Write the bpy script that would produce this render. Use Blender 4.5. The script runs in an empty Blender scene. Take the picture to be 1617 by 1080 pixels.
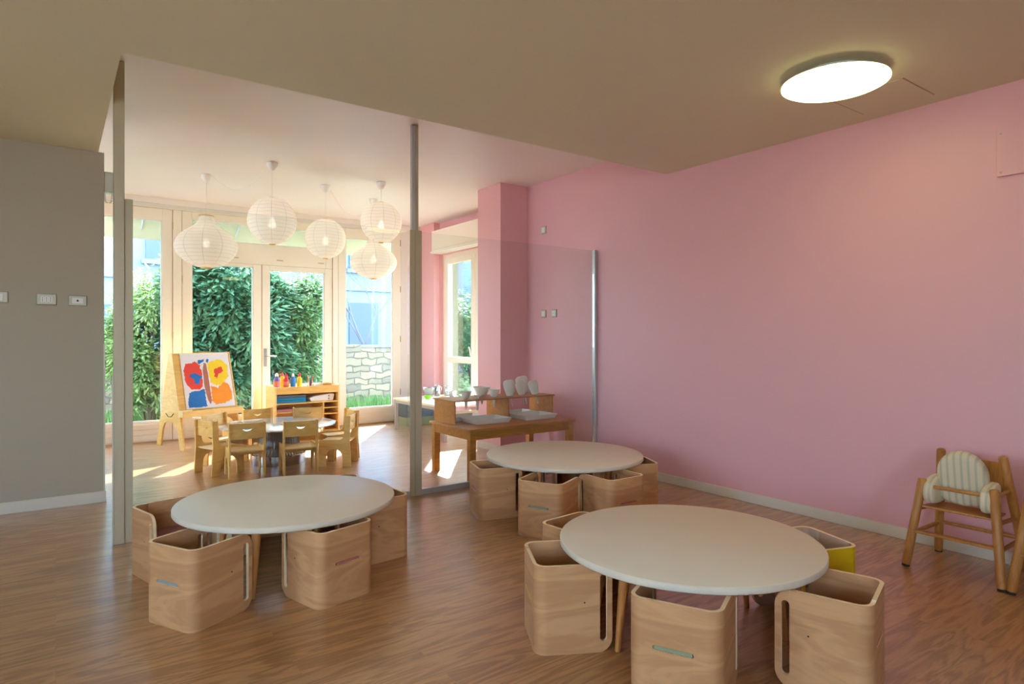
import bpy, bmesh, math, random
from mathutils import Vector, Matrix
random.seed(7)
PI = math.pi
scn = bpy.context.scene
C = scn.collection

# ---------------------------------------------------------------- camera
cam_d = bpy.data.cameras.new('camera'); cam = bpy.data.objects.new('camera', cam_d); C.objects.link(cam)
cam_d.sensor_width = 36.0
cam_d.lens = 1001.0/1617*36
cam_d.shift_y = -8.0/1617
cam_d.clip_start = 0.05; cam_d.clip_end = 300
cam.location = (0, 0, 1.275)
cam.rotation_euler = (PI/2, 0, -math.atan2(.5842, .8116))
scn.camera = cam

# ---------------------------------------------------------------- world, sun, exposure
w = bpy.data.worlds.new('sky'); scn.world = w; w.use_nodes = True
nt = w.node_tree; nt.nodes.clear()
out = nt.nodes.new('ShaderNodeOutputWorld'); bg = nt.nodes.new('ShaderNodeBackground')
sky = nt.nodes.new('ShaderNodeTexSky'); sky.sky_type = 'NISHITA'; sky.sun_disc = False
sky.sun_elevation = math.radians(34.8); sky.sun_rotation = math.radians(36); sky.air_density = 1.0; sky.dust_density = 2.0
mixw = nt.nodes.new('ShaderNodeMix'); mixw.data_type = 'RGBA'; mixw.inputs[0].default_value = .55
mixw.inputs[7].default_value = (5.1, 6.5, 8.3, 1)
nt.links.new(sky.outputs[0], mixw.inputs[6]); nt.links.new(mixw.outputs[2], bg.inputs[0])
bg.inputs[1].default_value = 2.3
nt.links.new(bg.outputs[0], out.inputs[0])
sd = bpy.data.lights.new('sun', 'SUN'); sd.energy = 60.0; sd.angle = math.radians(.6); sd.color = (1, .98, .95)
sun = bpy.data.objects.new('sun', sd); C.objects.link(sun)
elev = math.radians(34.8)
dl = Vector((-.585*math.cos(elev), -.811*math.cos(elev), -math.sin(elev)))
sun.rotation_euler = dl.to_track_quat('-Z', 'Y').to_euler(); sun.location = (8, 12, 9)
vs = scn.view_settings
vs.view_transform = 'Standard'; vs.look = 'None'; vs.gamma = 1; vs.use_curve_mapping = False
vs.exposure = .58
try:
    cy = scn.cycles
    cy.max_bounces = 12; cy.diffuse_bounces = 7; cy.glossy_bounces = 4; cy.transmission_bounces = 8; cy.transparent_max_bounces = 24
    cy.caustics_reflective = False; cy.caustics_refractive = False; cy.sample_clamp_indirect = 6
except Exception:
    pass

# ---------------------------------------------------------------- materials
def lin(c):
    return tuple((v/255/12.92 if v/255 <= .04045 else ((v/255+.055)/1.055)**2.4) for v in c)
def new_mat(name):
    m = bpy.data.materials.new(name); m.use_nodes = True
    return m, m.node_tree.nodes, m.node_tree.links, m.node_tree.nodes['Principled BSDF']
def plain(name, rgb, rough=.6, metal=0, spec=.4, noise=.04, scale=6, bump=0):
    m, n, l, b = new_mat(name)
    c = lin(rgb)
    t = n.new('ShaderNodeTexNoise'); t.inputs['Scale'].default_value = scale; t.inputs['Detail'].default_value = 3
    co = n.new('ShaderNodeTexCoord'); l.new(co.outputs['Object'], t.inputs['Vector'])
    mx = n.new('ShaderNodeMix'); mx.data_type = 'RGBA'
    mx.inputs[6].default_value = tuple(v*(1-noise) for v in c)+(1,); mx.inputs[7].default_value = tuple(min(1, v*(1+noise)) for v in c)+(1,)
    l.new(t.outputs[0], mx.inputs[0]); l.new(mx.outputs[2], b.inputs['Base Color'])
    b.inputs['Roughness'].default_value = rough; b.inputs['Metallic'].default_value = metal
    b.inputs['Specular IOR Level'].default_value = spec
    if bump:
        bp = n.new('ShaderNodeBump'); bp.inputs['Strength'].default_value = bump; bp.inputs['Distance'].default_value = .01
        l.new(t.outputs[0], bp.inputs['Height']); l.new(bp.outputs[0], b.inputs['Normal'])
    return m
def wood(name, rgb, dark, rough=.45, stretch=(1, 9, 9), sc=2.2, amt=.55, spec=.4):
    m, n, l, b = new_mat(name)
    co = n.new('ShaderNodeTexCoord'); mp = n.new('ShaderNodeMapping'); mp.inputs['Scale'].default_value = stretch
    l.new(co.outputs['Object'], mp.inputs[0])
    t = n.new('ShaderNodeTexNoise'); t.inputs['Scale'].default_value = sc; t.inputs['Detail'].default_value = 5; t.inputs['Distortion'].default_value = 1.2
    l.new(mp.outputs[0], t.inputs['Vector'])
    wv = n.new('ShaderNodeMath'); wv.operation = 'MULTIPLY'; wv.inputs[1].default_value = 26
    sn = n.new('ShaderNodeMath'); sn.operation = 'SINE'
    l.new(t.outputs[0], wv.inputs[0]); l.new(wv.outputs[0], sn.inputs[0])
    mr = n.new('ShaderNodeMapRange'); mr.inputs[1].default_value = -1; mr.inputs[2].default_value = 1
    mr.inputs[3].default_value = 0; mr.inputs[4].default_value = amt
    l.new(sn.outputs[0], mr.inputs[0])
    mx = n.new('ShaderNodeMix'); mx.data_type = 'RGBA'
    mx.inputs[6].default_value = lin(rgb)+(1,); mx.inputs[7].default_value = lin(dark)+(1,)
    l.new(mr.outputs[0], mx.inputs[0]); l.new(mx.outputs[2], b.inputs['Base Color'])
    b.inputs['Roughness'].default_value = rough; b.inputs['Specular IOR Level'].default_value = spec
    return m
def emis(name, rgb, st):
    m, n, l, b = new_mat(name)
    b.inputs['Base Color'].default_value = (.9, .9, .88, 1)
    b.inputs['Emission Color'].default_value = tuple(rgb)+(1,); b.inputs['Emission Strength'].default_value = st
    return m
def glass(name, tint=(.96, .985, .975), refl=1.0):
    m, n, l, b = new_mat(name); n.remove(b)
    o = n['Material Output']
    tr = n.new('ShaderNodeBsdfTransparent'); tr.inputs[0].default_value = tint+(1,)
    gl = n.new('ShaderNodeBsdfGlossy'); gl.inputs['Roughness'].default_value = .02
    fr = n.new('ShaderNodeFresnel'); fr.inputs[0].default_value = 1.45
    mu = n.new('ShaderNodeMath'); mu.operation = 'MULTIPLY'; mu.inputs[1].default_value = refl
    mx = n.new('ShaderNodeMixShader')
    l.new(fr.outputs[0], mu.inputs[0]); l.new(mu.outputs[0], mx.inputs[0]); l.new(tr.outputs[0], mx.inputs[1]); l.new(gl.outputs[0], mx.inputs[2])
    l.new(mx.outputs[0], o.inputs[0])
    return m
def cloth_translucent(name, rgb, tr=.5, clear=0.0, rings=0):
    m, n, l, b = new_mat(name); n.remove(b)
    o = n['Material Output']
    d = n.new('ShaderNodeBsdfDiffuse'); t = n.new('ShaderNodeBsdfTranslucent'); mx = n.new('ShaderNodeMixShader'); mx.inputs[0].default_value = tr
    c = lin(rgb)+(1,)
    d.inputs[0].default_value = c; t.inputs[0].default_value = c
    if rings:
        co = n.new('ShaderNodeTexCoord'); sp = n.new('ShaderNodeSeparateXYZ'); l.new(co.outputs['Object'], sp.inputs[0])
        mu = n.new('ShaderNodeMath'); mu.operation = 'MULTIPLY'; mu.inputs[1].default_value = rings
        nz = n.new('ShaderNodeTexNoise'); nz.inputs['Scale'].default_value = 5; l.new(co.outputs['Object'], nz.inputs['Vector'])
        ad = n.new('ShaderNodeMath'); ad.operation = 'ADD'
        l.new(sp.outputs[2], mu.inputs[0]); l.new(mu.outputs[0], ad.inputs[0]); l.new(nz.outputs[0], ad.inputs[1])
        fc = n.new('ShaderNodeMath'); fc.operation = 'FRACT'; l.new(ad.outputs[0], fc.inputs[0])
        lt = n.new('ShaderNodeMath'); lt.operation = 'LESS_THAN'; lt.inputs[1].default_value = .1; l.new(fc.outputs[0], lt.inputs[0])
        # eight meridian seams
        at = n.new('ShaderNodeMath'); at.operation = 'ARCTAN2'; l.new(sp.outputs[1], at.inputs[0]); l.new(sp.outputs[0], at.inputs[1])
        m8 = n.new('ShaderNodeMath'); m8.operation = 'MULTIPLY'; m8.inputs[1].default_value = 10/(2*PI); l.new(at.outputs[0], m8.inputs[0])
        f8 = n.new('ShaderNodeMath'); f8.operation = 'FRACT'; l.new(m8.outputs[0], f8.inputs[0])
        l8 = n.new('ShaderNodeMath'); l8.operation = 'LESS_THAN'; l8.inputs[1].default_value = .045; l.new(f8.outputs[0], l8.inputs[0])
        mm = n.new('ShaderNodeMath'); mm.operation = 'MAXIMUM'; l.new(lt.outputs[0], mm.inputs[0]); l.new(l8.outputs[0], mm.inputs[1])
        cm = n.new('ShaderNodeMix'); cm.data_type = 'RGBA'; cm.inputs[6].default_value = c; cm.inputs[7].default_value = tuple(v*.80 for v in c[:3])+(1,)
        l.new(mm.outputs[0], cm.inputs[0]); l.new(cm.outputs[2], d.inputs[0]); l.new(cm.outputs[2], t.inputs[0])
    l.new(d.outputs[0], mx.inputs[1]); l.new(t.outputs[0], mx.inputs[2])
    last = mx
    if clear:
        tp = n.new('ShaderNodeBsdfTransparent'); m2 = n.new('ShaderNodeMixShader'); m2.inputs[0].default_value = clear
        l.new(mx.outputs[0], m2.inputs[1]); l.new(tp.outputs[0], m2.inputs[2]); last = m2
    l.new(last.outputs[0], o.inputs[0])
    return m

M = {}
M['pink'] = plain('pink wall paint', (228, 175, 181), .42, noise=.015, scale=1.5, spec=.35)
M['grey_wall'] = plain('warm grey wall paint', (176, 166, 146), .6, noise=.02, scale=2)
M['white_wall'] = plain('white wall paint', (232, 228, 224), .6, noise=.01)
M['ceiling'] = plain('matt ceiling paint', (226, 223, 198), .75, noise=.02, scale=1.2, spec=.2)
M['ceiling_high'] = plain('satin white ceiling paint', (236, 232, 228), .45, noise=.01, scale=1.2, spec=.3)
M['base'] = plain('pale grey skirting vinyl', (216, 210, 194), .4)
M['frame'] = plain('cream window lacquer', (243, 234, 220), .4, noise=.02)
M['groove'] = plain('tan seal', (190, 160, 125), .6)
M['glass'] = glass('clear glass', refl=.7)
M['pglass'] = glass('partition glass', (.95, .975, .965), refl=.45)
M['post'] = plain('taupe anodised aluminium', (184, 174, 148), .4, metal=.2, spec=.5)
M['post_light'] = plain('silver aluminium', (185, 190, 192), .35, metal=.5)
M['ply'] = wood('birch plywood', (202, 156, 110), (172, 124, 82), .42, (1, 1, 5), 1.6, .6)
M['ply_edge'] = plain('plywood edge', (244, 222, 180), .5)
M['yellow_ply'] = wood('yellow stained plywood', (214, 178, 20), (196, 158, 14), .42, (1, 1, 5), 1.6, .5)
M['ply_pale'] = wood('pale birch inside', (214, 184, 160), (192, 160, 136), .45, (1, 1, 5), 1.6, .5)
M['maple'] = wood('honey maple', (236, 192, 112), (214, 166, 88), .42, (1, 1, 5), 2.0, .6)
M['maple_end'] = wood('light maple panel', (240, 206, 142), (222, 184, 118), .42, (1, 1, 5), 2.0, .5)
M['oak'] = wood('orange beech', (206, 140, 68), (178, 110, 46), .35, (1, 5, 5), 2.5, .6)
M['beech'] = wood('waxed beech', (184, 128, 64), (156, 100, 46), .4, (6, 6, 1), 3, .5)
M['legwood'] = wood('turned beech leg', (204, 146, 84), (184, 122, 62), .4, (8, 8, 1), 3, .5)
M['laminate'] = plain('white laminate', (232, 223, 202), .38, noise=.01, spec=.45)
M['laminate_edge'] = plain('ivory table edge', (214, 206, 186), .5, noise=.02)
M['steel'] = plain('brushed steel', (190, 192, 195), .22, metal=1)
M['mirror'] = plain('polished metal', (226, 232, 238), .16, metal=.75, noise=.01)
M['galv'] = plain('grey steel frame', (176, 180, 184), .4, metal=.6)
M['dark'] = plain('dark grey rubber', (40, 38, 36), .6)
M['plastic'] = plain('white plastic', (236, 234, 228), .35, spec=.5)
M['plate'] = plain('ivory switch plate', (206, 208, 190), .4)
M['plate_rim'] = plain('grey switch surround', (150, 152, 134), .4)
M['shell_white'] = cloth_translucent('white milky plastic', (238, 236, 230), .3)
M['seat_blue'] = plain('grey blue seat lacquer', (140, 152, 150), .45)
M['seat_rose'] = plain('rose seat lacquer', (178, 104, 100), .45)
M['seat_pink'] = plain('dusty pink seat lacquer', (172, 116, 122), .45)
M['seat_green'] = plain('lime seat lacquer', (158, 178, 48), .45)
M['seat_sage'] = plain('sage seat lacquer', (140, 152, 122), .45)
M['seat_grey'] = plain('grey seat lacquer', (168, 168, 168), .45)
M['seat_yellow'] = plain('mustard seat lacquer', (206, 170, 70), .45)
M['paper'] = cloth_translucent('rice paper', (250, 246, 240), .5, .03, 28)
M['awning'] = cloth_translucent('cream awning cloth', (160, 158, 134), .22)
M['bulb'] = emis('glowing bulb', (1.0, .90, .76), 8.0)
M['lamp_glass'] = emis('lit opal glass', (1.0, .93, .42), 6.0)
M['sheet'] = plain('white painting paper', (236, 230, 234), .7)
for k, c in dict(red=(232, 66, 48), blue=(24, 112, 190), yellow=(248, 208, 20), orange=(250, 146, 16), brown=(178, 110, 92), tealblue=(36, 142, 196)).items():
    M['paint_'+k] = plain(k+' poster paint', c, .6, noise=.14, scale=30)
M['purple'] = plain('violet paint bottle', (120, 104, 176), .3)
M['label'] = plain('salmon paper label', (222, 130, 110), .5)
M['redplastic'] = plain('red plastic', (226, 48, 44), .3)
M['blueplastic'] = plain('blue plastic', (40, 128, 206), .3)
M['bluetray'] = plain('teal blue plastic', (30, 130, 178), .35)
M['yellowplastic'] = plain('yellow plastic', (250, 196, 40), .3)
M['greenplastic'] = plain('green plastic', (150, 214, 60), .35)
M['darkbin'] = plain('slate plastic', (92, 104, 112), .5)
M['leaf'] = None
M['stem'] = plain('bark', (92, 80, 64), .8, noise=.2)
M['facade'] = plain('pale blue render', (98, 111, 134), .8)
M['facade_pink'] = plain('pinkish render', (110, 96, 112), .8)
M['shutter'] = plain('grey shutter', (62, 74, 94), .6)
M['cream_wall'] = plain('cream outer render', (122, 118, 98), .8)

def leaf_mat(name, a, b_):
    m, n, l, b = new_mat(name)
    n.remove(b); o = n['Material Output']
    co = n.new('ShaderNodeTexCoord'); t = n.new('ShaderNodeTexNoise'); t.inputs['Scale'].default_value = 3.5; t.inputs['Detail'].default_value = 4
    l.new(co.outputs['Object'], t.inputs['Vector'])
    mr = n.new('ShaderNodeMapRange'); mr.inputs[1].default_value = .35; mr.inputs[2].default_value = .65; l.new(t.outputs[0], mr.inputs[0])
    mx = n.new('ShaderNodeMix'); mx.data_type = 'RGBA'; mx.inputs[6].default_value = lin(a)+(1,); mx.inputs[7].default_value = lin(b_)+(1,)
    l.new(mr.outputs[0], mx.inputs[0])
    d = n.new('ShaderNodeBsdfPrincipled'); d.inputs['Roughness'].default_value = .45; tr = n.new('ShaderNodeBsdfTranslucent'); ms = n.new('ShaderNodeMixShader'); ms.inputs[0].default_value = .4
    l.new(mx.outputs[2], d.inputs['Base Color']); l.new(mx.outputs[2], tr.inputs[0]); l.new(d.outputs[0], ms.inputs[1]); l.new(tr.outputs[0], ms.inputs[2]); l.new(ms.outputs[0], o.inputs[0])
    return m
M['leaf_dark'] = leaf_mat('dark green leaves', (60, 108, 84), (94, 134, 98))
M['leaf_light'] = leaf_mat('light green leaves', (98, 128, 78), (126, 146, 88))
M['leaf_mid'] = leaf_mat('mid green leaves', (72, 110, 76), (104, 132, 78))
M['grass'] = leaf_mat('grass blades', (66, 108, 52), (100, 128, 66))

def floor_mat():
    m, n, l, b = new_mat('wood plank vinyl')
    co = n.new('ShaderNodeTexCoord'); 
    br = n.new('ShaderNodeTexBrick'); br.offset = .37
    br.inputs['Scale'].default_value = 1; br.inputs['Brick Width'].default_value = 1.2; br.inputs['Row Height'].default_value = .15
    br.inputs['Mortar Size'].default_value = .0012; br.inputs['Color1'].default_value = (0, 0, 0, 1); br.inputs['Color2'].default_value = (1, 1, 1, 1); br.inputs['Mortar'].default_value = (.3, .3, .3, 1)
    l.new(co.outputs['Object'], br.inputs['Vector'])
    # every plank shifts the grain
    sc = n.new('ShaderNodeVectorMath'); sc.operation = 'SCALE'; sc.inputs['Scale'].default_value = 7
    l.new(br.outputs['Color'], sc.inputs[0])
    ad = n.new('ShaderNodeVectorMath'); ad.operation = 'ADD'; l.new(co.outputs['Object'], ad.inputs[0]); l.new(sc.outputs[0], ad.inputs[1])
    mp = n.new('ShaderNodeMapping'); mp.inputs['Scale'].default_value = (.8, 7, 1); l.new(ad.outputs[0], mp.inputs[0])
    t = n.new('ShaderNodeTexNoise'); t.inputs['Scale'].default_value = 1.6; t.inputs['Detail'].default_value = 4; t.inputs['Distortion'].default_value = .9
    l.new(mp.outputs[0], t.inputs['Vector'])
    mu = n.new('ShaderNodeMath'); mu.operation = 'MULTIPLY'; mu.inputs[1].default_value = 34; sn = n.new('ShaderNodeMath'); sn.operation = 'SINE'
    l.new(t.outputs[0], mu.inputs[0]); l.new(mu.outputs[0], sn.inputs[0])
    mr = n.new('ShaderNodeMapRange'); mr.inputs[1].default_value = -1; mr.inputs[2].default_value = 1; mr.inputs[4].default_value = .5; l.new(sn.outputs[0], mr.inputs[0])
    mp2 = n.new('ShaderNodeMapping'); mp2.inputs['Scale'].default_value = (3, 120, 1); l.new(ad.outputs[0], mp2.inputs[0])
    t2 = n.new('ShaderNodeTexNoise'); t2.inputs['Scale'].default_value = 1.5; t2.inputs['Detail'].default_value = 3; l.new(mp2.outputs[0], t2.inputs['Vector'])
    a2 = n.new('ShaderNodeMath'); a2.operation = 'MULTIPLY_ADD'; a2.inputs[1].default_value = .7; l.new(t2.outputs[0], a2.inputs[0]); l.new(mr.outputs[0], a2.inputs[2])
    mx = n.new('ShaderNodeMix'); mx.data_type = 'RGBA'; mx.inputs[6].default_value = lin((206, 156, 100))+(1,); mx.inputs[7].default_value = lin((146, 98, 54))+(1,)
    l.new(a2.outputs[0], mx.inputs[0])
    mm = n.new('ShaderNodeMix'); mm.data_type = 'RGBA'; mm.blend_type = 'MULTIPLY'; mm.inputs[0].default_value = 1
    r2 = n.new('ShaderNodeMapRange'); r2.inputs[3].default_value = .93; r2.inputs[4].default_value = 1.03
    l.new(br.outputs['Color'], r2.inputs[0]); l.new(mx.outputs[2], mm.inputs[6]); l.new(r2.outputs[0], mm.inputs[7])
    l.new(mm.outputs[2], b.inputs['Base Color'])
    b.inputs['Roughness'].default_value = .36; b.inputs['Specular IOR Level'].default_value = .7; b.inputs['Coat Weight'].default_value = 1; b.inputs['Coat Roughness'].default_value = .26
    bp = n.new('ShaderNodeBump'); bp.inputs['Strength'].default_value = .12; bp.inputs['Distance'].default_value = .003
    l.new(a2.outputs[0], bp.inputs['Height']); l.new(bp.outputs[0], b.inputs['Normal'])
    return m
M['floor'] = floor_mat()
def stone_mat():
    m, n, l, b = new_mat('rubble stone wall')
    co = n.new('ShaderNodeTexCoord'); mp = n.new('ShaderNodeMapping'); mp.inputs['Rotation'].default_value = (PI/2, 0, 0); l.new(co.outputs['Object'], mp.inputs[0])
    br = n.new('ShaderNodeTexBrick'); br.inputs['Scale'].default_value = 1; br.inputs['Brick Width'].default_value = .33; br.inputs['Row Height'].default_value = .13
    br.inputs['Mortar Size'].default_value = .012; br.inputs['Color1'].default_value = lin((134, 121, 98))+(1,); br.inputs['Color2'].default_value = lin((98, 90, 80))+(1,); br.inputs['Mortar'].default_value = lin((80, 74, 66))+(1,)
    t = n.new('ShaderNodeTexNoise'); t.inputs['Scale'].default_value = 3; l.new(co.outputs['Object'], t.inputs['Vector'])
    ad = n.new('ShaderNodeVectorMath'); ad.operation = 'MULTIPLY_ADD'; ad.inputs[1].default_value = (.22, .22, .22)
    l.new(t.outputs['Color'], ad.inputs[0]); l.new(mp.outputs[0], ad.inputs[2]); l.new(ad.outputs[0], br.inputs['Vector'])
    l.new(br.outputs['Color'], b.inputs['Base Color']); b.inputs['Roughness'].default_value = .9
    bp = n.new('ShaderNodeBump'); bp.inputs['Distance'].default_value = .04; l.new(br.outputs['Fac'], bp.inputs['Height']); bp.invert = True; l.new(bp.outputs[0], b.inputs['Normal'])
    return m
M['stone'] = stone_mat()
def stripe_mat():
    m, n, l, b = new_mat('striped cushion cotton')
    co = n.new('ShaderNodeTexCoord'); sp = n.new('ShaderNodeSeparateXYZ'); l.new(co.outputs['Object'], sp.inputs[0])
    mu = n.new('ShaderNodeMath'); mu.operation = 'MULTIPLY'; mu.inputs[1].default_value = 190; l.new(sp.outputs[0], mu.inputs[0])
    sn = n.new('ShaderNodeMath'); sn.operation = 'SINE'; l.new(mu.outputs[0], sn.inputs[0])
    mr = n.new('ShaderNodeMapRange'); mr.inputs[1].default_value = 0; mr.inputs[2].default_value = .9; l.new(sn.outputs[0], mr.inputs[0])
    mx = n.new('ShaderNodeMix'); mx.data_type = 'RGBA'; mx.inputs[6].default_value = lin((216, 204, 172))+(1,); mx.inputs[7].default_value = lin((186, 182, 156))+(1,)
    l.new(mr.outputs[0], mx.inputs[0]); l.new(mx.outputs[2], b.inputs['Base Color']); b.inputs['Roughness'].default_value = .9
    t = n.new('ShaderNodeTexNoise'); t.inputs['Scale'].default_value = 14; l.new(co.outputs['Object'], t.inputs['Vector'])
    bp = n.new('ShaderNodeBump'); bp.inputs['Distance'].default_value = .02; bp.inputs['Strength'].default_value = .6; l.new(t.outputs[0], bp.inputs['Height']); l.new(bp.outputs[0], b.inputs['Normal'])
    return m
M['stripe'] = stripe_mat()

# ---------------------------------------------------------------- mesh helpers
class MB:
    def __init__(s): s.v = []; s.f = []; s.m = []
    def add(s, vs_, fs, mi=0):
        o = len(s.v); s.v += [tuple(p) for p in vs_]; s.f += [tuple(i+o for i in f) for f in fs]; s.m += [mi]*len(fs); return s
    def box(s, x0, x1, y0, y1, z0, z1, mi=0, T=None):
        p = [Vector(q) for q in ((x0, y0, z0), (x1, y0, z0), (x1, y1, z0), (x0, y1, z0), (x0, y0, z1), (x1, y0, z1), (x1, y1, z1), (x0, y1, z1))]
        if T: p = [T @ q for q in p]
        return s.add(p, [(0, 3, 2, 1), (4, 5, 6, 7), (0, 1, 5, 4), (1, 2, 6, 5), (2, 3, 7, 6), (3, 0, 4, 7)], mi)
    def prism(s, poly, a, b, axis='y', mi=0, T=None):
        # poly: 2D points; axis: extrusion axis. y -> (x,z), x -> (y,z), z -> (x,y)
        def mk(p, d):
            q = {'y': (p[0], d, p[1]), 'x': (d, p[0], p[1]), 'z': (p[0], p[1], d)}[axis]
            q = Vector(q); return T @ q if T else q
        n_ = len(poly)
        vs_ = [mk(p, a) for p in poly]+[mk(p, b) for p in poly]
        fs = [tuple(range(n_)), tuple(range(2*n_-1, n_-1, -1))]+[(i, i+n_, (i+1) % n_+n_, (i+1) % n_) for i in range(n_)]
        return s.add(vs_, fs, mi)
    def rod(s, p, q, r0, r1=None, n_=14, mi=0, cap=True):
        p = Vector(p); q = Vector(q); r1 = r0 if r1 is None else r1
        d = (q-p).normalized(); u = d.orthogonal().normalized(); v_ = d.cross(u)
        vs_ = []
        for c, r in ((p, r0), (q, r1)):
            vs_ += [c+(u*math.cos(2*PI*i/n_)+v_*math.sin(2*PI*i/n_))*r for i in range(n_)]
        fs = [(i, (i+1) % n_, (i+1) % n_+n_, i+n_) for i in range(n_)]
        if cap: fs += [tuple(range(n_-1, -1, -1)), tuple(range(n_, 2*n_))]
        return s.add(vs_, fs, mi)
    def tube(s, pts, r, n_=8, mi=0):
        pts = [Vector(p) for p in pts]; vs_ = []; u = None
        for i, p in enumerate(pts):
            d = (pts[min(i+1, len(pts)-1)]-pts[max(i-1, 0)]).normalized()
            u = d.orthogonal().normalized() if u is None else (u-d*u.dot(d)).normalized()
            v_ = d.cross(u)
            rr = r[i] if isinstance(r, (list, tuple)) else r
            vs_ += [p+(u*math.cos(2*PI*k/n_)+v_*math.sin(2*PI*k/n_))*rr for k in range(n_)]
        fs = []
        for i in range(len(pts)-1):
            fs += [(i*n_+k, i*n_+(k+1) % n_, (i+1)*n_+(k+1) % n_, (i+1)*n_+k) for k in range(n_)]
        fs += [tuple(range(n_-1, -1, -1)), tuple(range((len(pts)-1)*n_, len(pts)*n_))]
        return s.add(vs_, fs, mi)
    def lathe(s, prof, n_=32, mi=0, c=(0, 0, 0), sx=1, sy=1, T=None):
        vs_ = []; fs = []; k = len(prof)
        for i in range(n_):
            a = 2*PI*i/n_
            for r, z in prof:
                q = Vector((c[0]+r*sx*math.cos(a), c[1]+r*sy*math.sin(a), c[2]+z)); vs_.append(T @ q if T else q)
        for i in range(n_):
            j = (i+1) % n_
            for t in range(k-1):
                fs.append((i*k+t, j*k+t, j*k+t+1, i*k+t+1))
        return s.add(vs_, fs, mi)
    def sheet(s, cols, zlo, zhi, holes, fn, mi=0):
        # strips between columns; holes: list of (s0,s1,lo,hi)
        for a, b in zip(cols[:-1], cols[1:]):
            mid = (a+b)/2
            segs = [(zlo, None)]; edges = [zlo]
            for h in holes:
                if h[0] <= mid <= h[1]: edges += [h[2], h[3]]
            edges.append(zhi)
            for k in range(0, len(edges), 2):
                lo, hi = edges[k], edges[k+1]
                q = [(a, lo(a)), (b, lo(b)), (b, hi(b)), (a, hi(a))]
                pts = []
                for p in q:
                    if not pts or (abs(p[0]-pts[-1][0])+abs(p[1]-pts[-1][1])) > 1e-6: pts.append(p)
                if len(pts) > 2 and (abs(pts[0][0]-pts[-1][0])+abs(pts[0][1]-pts[-1][1])) < 1e-6: pts.pop()
                if len(pts) < 3: continue
                s.add([fn(*p) for p in pts], [tuple(range(len(pts)))], mi)
        return s
    def build(s, name, mats, parent=None, bevel=0, smooth=True, weld=False, solid=None, sub=0, loc=None, rot=None, label=None, seg=2, angle=35):
        me = bpy.data.meshes.new(name); me.from_pydata([tuple(p) for p in s.v], [], s.f)
        if not isinstance(mats, (list, tuple)): mats = [mats]
        for m_ in mats: me.materials.append(M[m_] if isinstance(m_, str) else m_)
        me.polygons.foreach_set('material_index', s.m)
        bm = bmesh.new(); bm.from_mesh(me)
        if weld: bmesh.ops.remove_doubles(bm, verts=bm.verts, dist=2e-5)
        if not weld or weld == 'n': bmesh.ops.recalc_face_normals(bm, faces=bm.faces)
        bm.to_mesh(me); bm.free()
        if smooth:
            me.polygons.foreach_set('use_smooth', [True]*len(me.polygons))
            try: me.set_sharp_from_angle(angle=math.radians(angle))
            except Exception: pass
        o = bpy.data.objects.new(name, me); C.objects.link(o)
        if solid:
            md = o.modifiers.new('solid', 'SOLIDIFY'); md.thickness = solid; md.offset = 0
            if len(mats) > 1: md.material_offset_rim = 1
        if bevel:
            md = o.modifiers.new('bevel', 'BEVEL'); md.width = bevel; md.segments = seg; md.limit_method = 'ANGLE'; md.angle_limit = math.radians(50); md.harden_normals = True
        if sub:
            md = o.modifiers.new('sub', 'SUBSURF'); md.levels = sub; md.render_levels = sub
        if loc: o.location = loc
        if rot: o.rotation_euler = rot
        if parent: o.parent = parent
        if label: o['label'] = label
        return o
def tag(o, label, cat, group=None, kind=None):
    if label: o['label'] = label
    if cat: o['category'] = cat
    if group: o['group'] = group
    if kind: o['kind'] = kind
    return o
def thing(name, label, cat, loc=(0, 0, 0), rz=0, group=None):
    o = bpy.data.objects.new(name, None); C.objects.link(o); o.location = loc; o.rotation_euler = (0, 0, rz); o.empty_display_size = .1
    return tag(o, label, cat, group)
def copy_tree(o, parent=None):
    c = o.copy(); C.objects.link(c); c.parent = parent
    for ch in list(o.children): copy_tree(ch, c)
    return c
def struct(o): o['kind'] = 'structure'; return o
def B(x0, x1, y0, y1, z0, z1): return MB().box(x0, x1, y0, y1, z0, z1)

# ---------------------------------------------------------------- setting
FX = 8.78   # front plane of the window wall
struct(B(-3.6, 5.06, -3.0, 8.95, -.12, 0).build('floor', 'floor'))
lowc = MB()
lowc.prism([(-3.6, -3.0), (4.42, -3.0), (4.42, 3.72), (.267, 3.72), (.267, 5.9), (-3.6, 5.9)], 2.70, 2.975, 'z')
o = struct(lowc.build('ceiling', 'ceiling'))
struct(B(-3.6, 5.06, -3.0, 8.95, 2.976, 3.1).build('ceiling_upper', 'ceiling_high'))
struct(B(4.34, 4.5, -3.0, 5.74, 0, 2.975).build('wall_right', 'pink'))
struct(MB().box(3.975, 4.5, 5.74, 6.2, 0, 2.975).build('wall_right_column', 'pink'))
wr = MB()
wr.box(4.67, 4.79, 6.2, 6.5, 0, 2.975); wr.box(4.67, 4.79, 8.33, 8.9, 0, 2.975); wr.box(4.67, 4.79, 6.5, 8.33, 2.5, 2.975); wr.box(4.67, 4.79, 6.5, 8.33, 0, .06); wr.box(4.5, 4.67, 6.0, 6.2, 0, 2.975)
struct(wr.build('wall_right_alcove', ['pink']))
struct(B(4.57, 4.67, 8.34, FX, 0, 2.975).build('wall_right_pier', 'pink'))
struct(MB().box(4.79, 4.98, 5.6, 6.5, 0, 3.1).box(4.79, 4.98, 8.33, 8.95, 0, 3.1).box(4.79, 4.98, 6.5, 8.33, 2.5, 3.1).box(4.79, 4.98, 6.5, 8.33, 0, .06).build('wall_outer_right', 'cream_wall'))
wf = MB()
wf.box(-3.6, -.15, FX, 8.95, 0, 2.975); wf.box(4.244, 5.06, FX, 8.95, 0, 2.975); wf.box(-.15, 4.244, FX+.02, 8.95, 2.845, 2.975)
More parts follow.
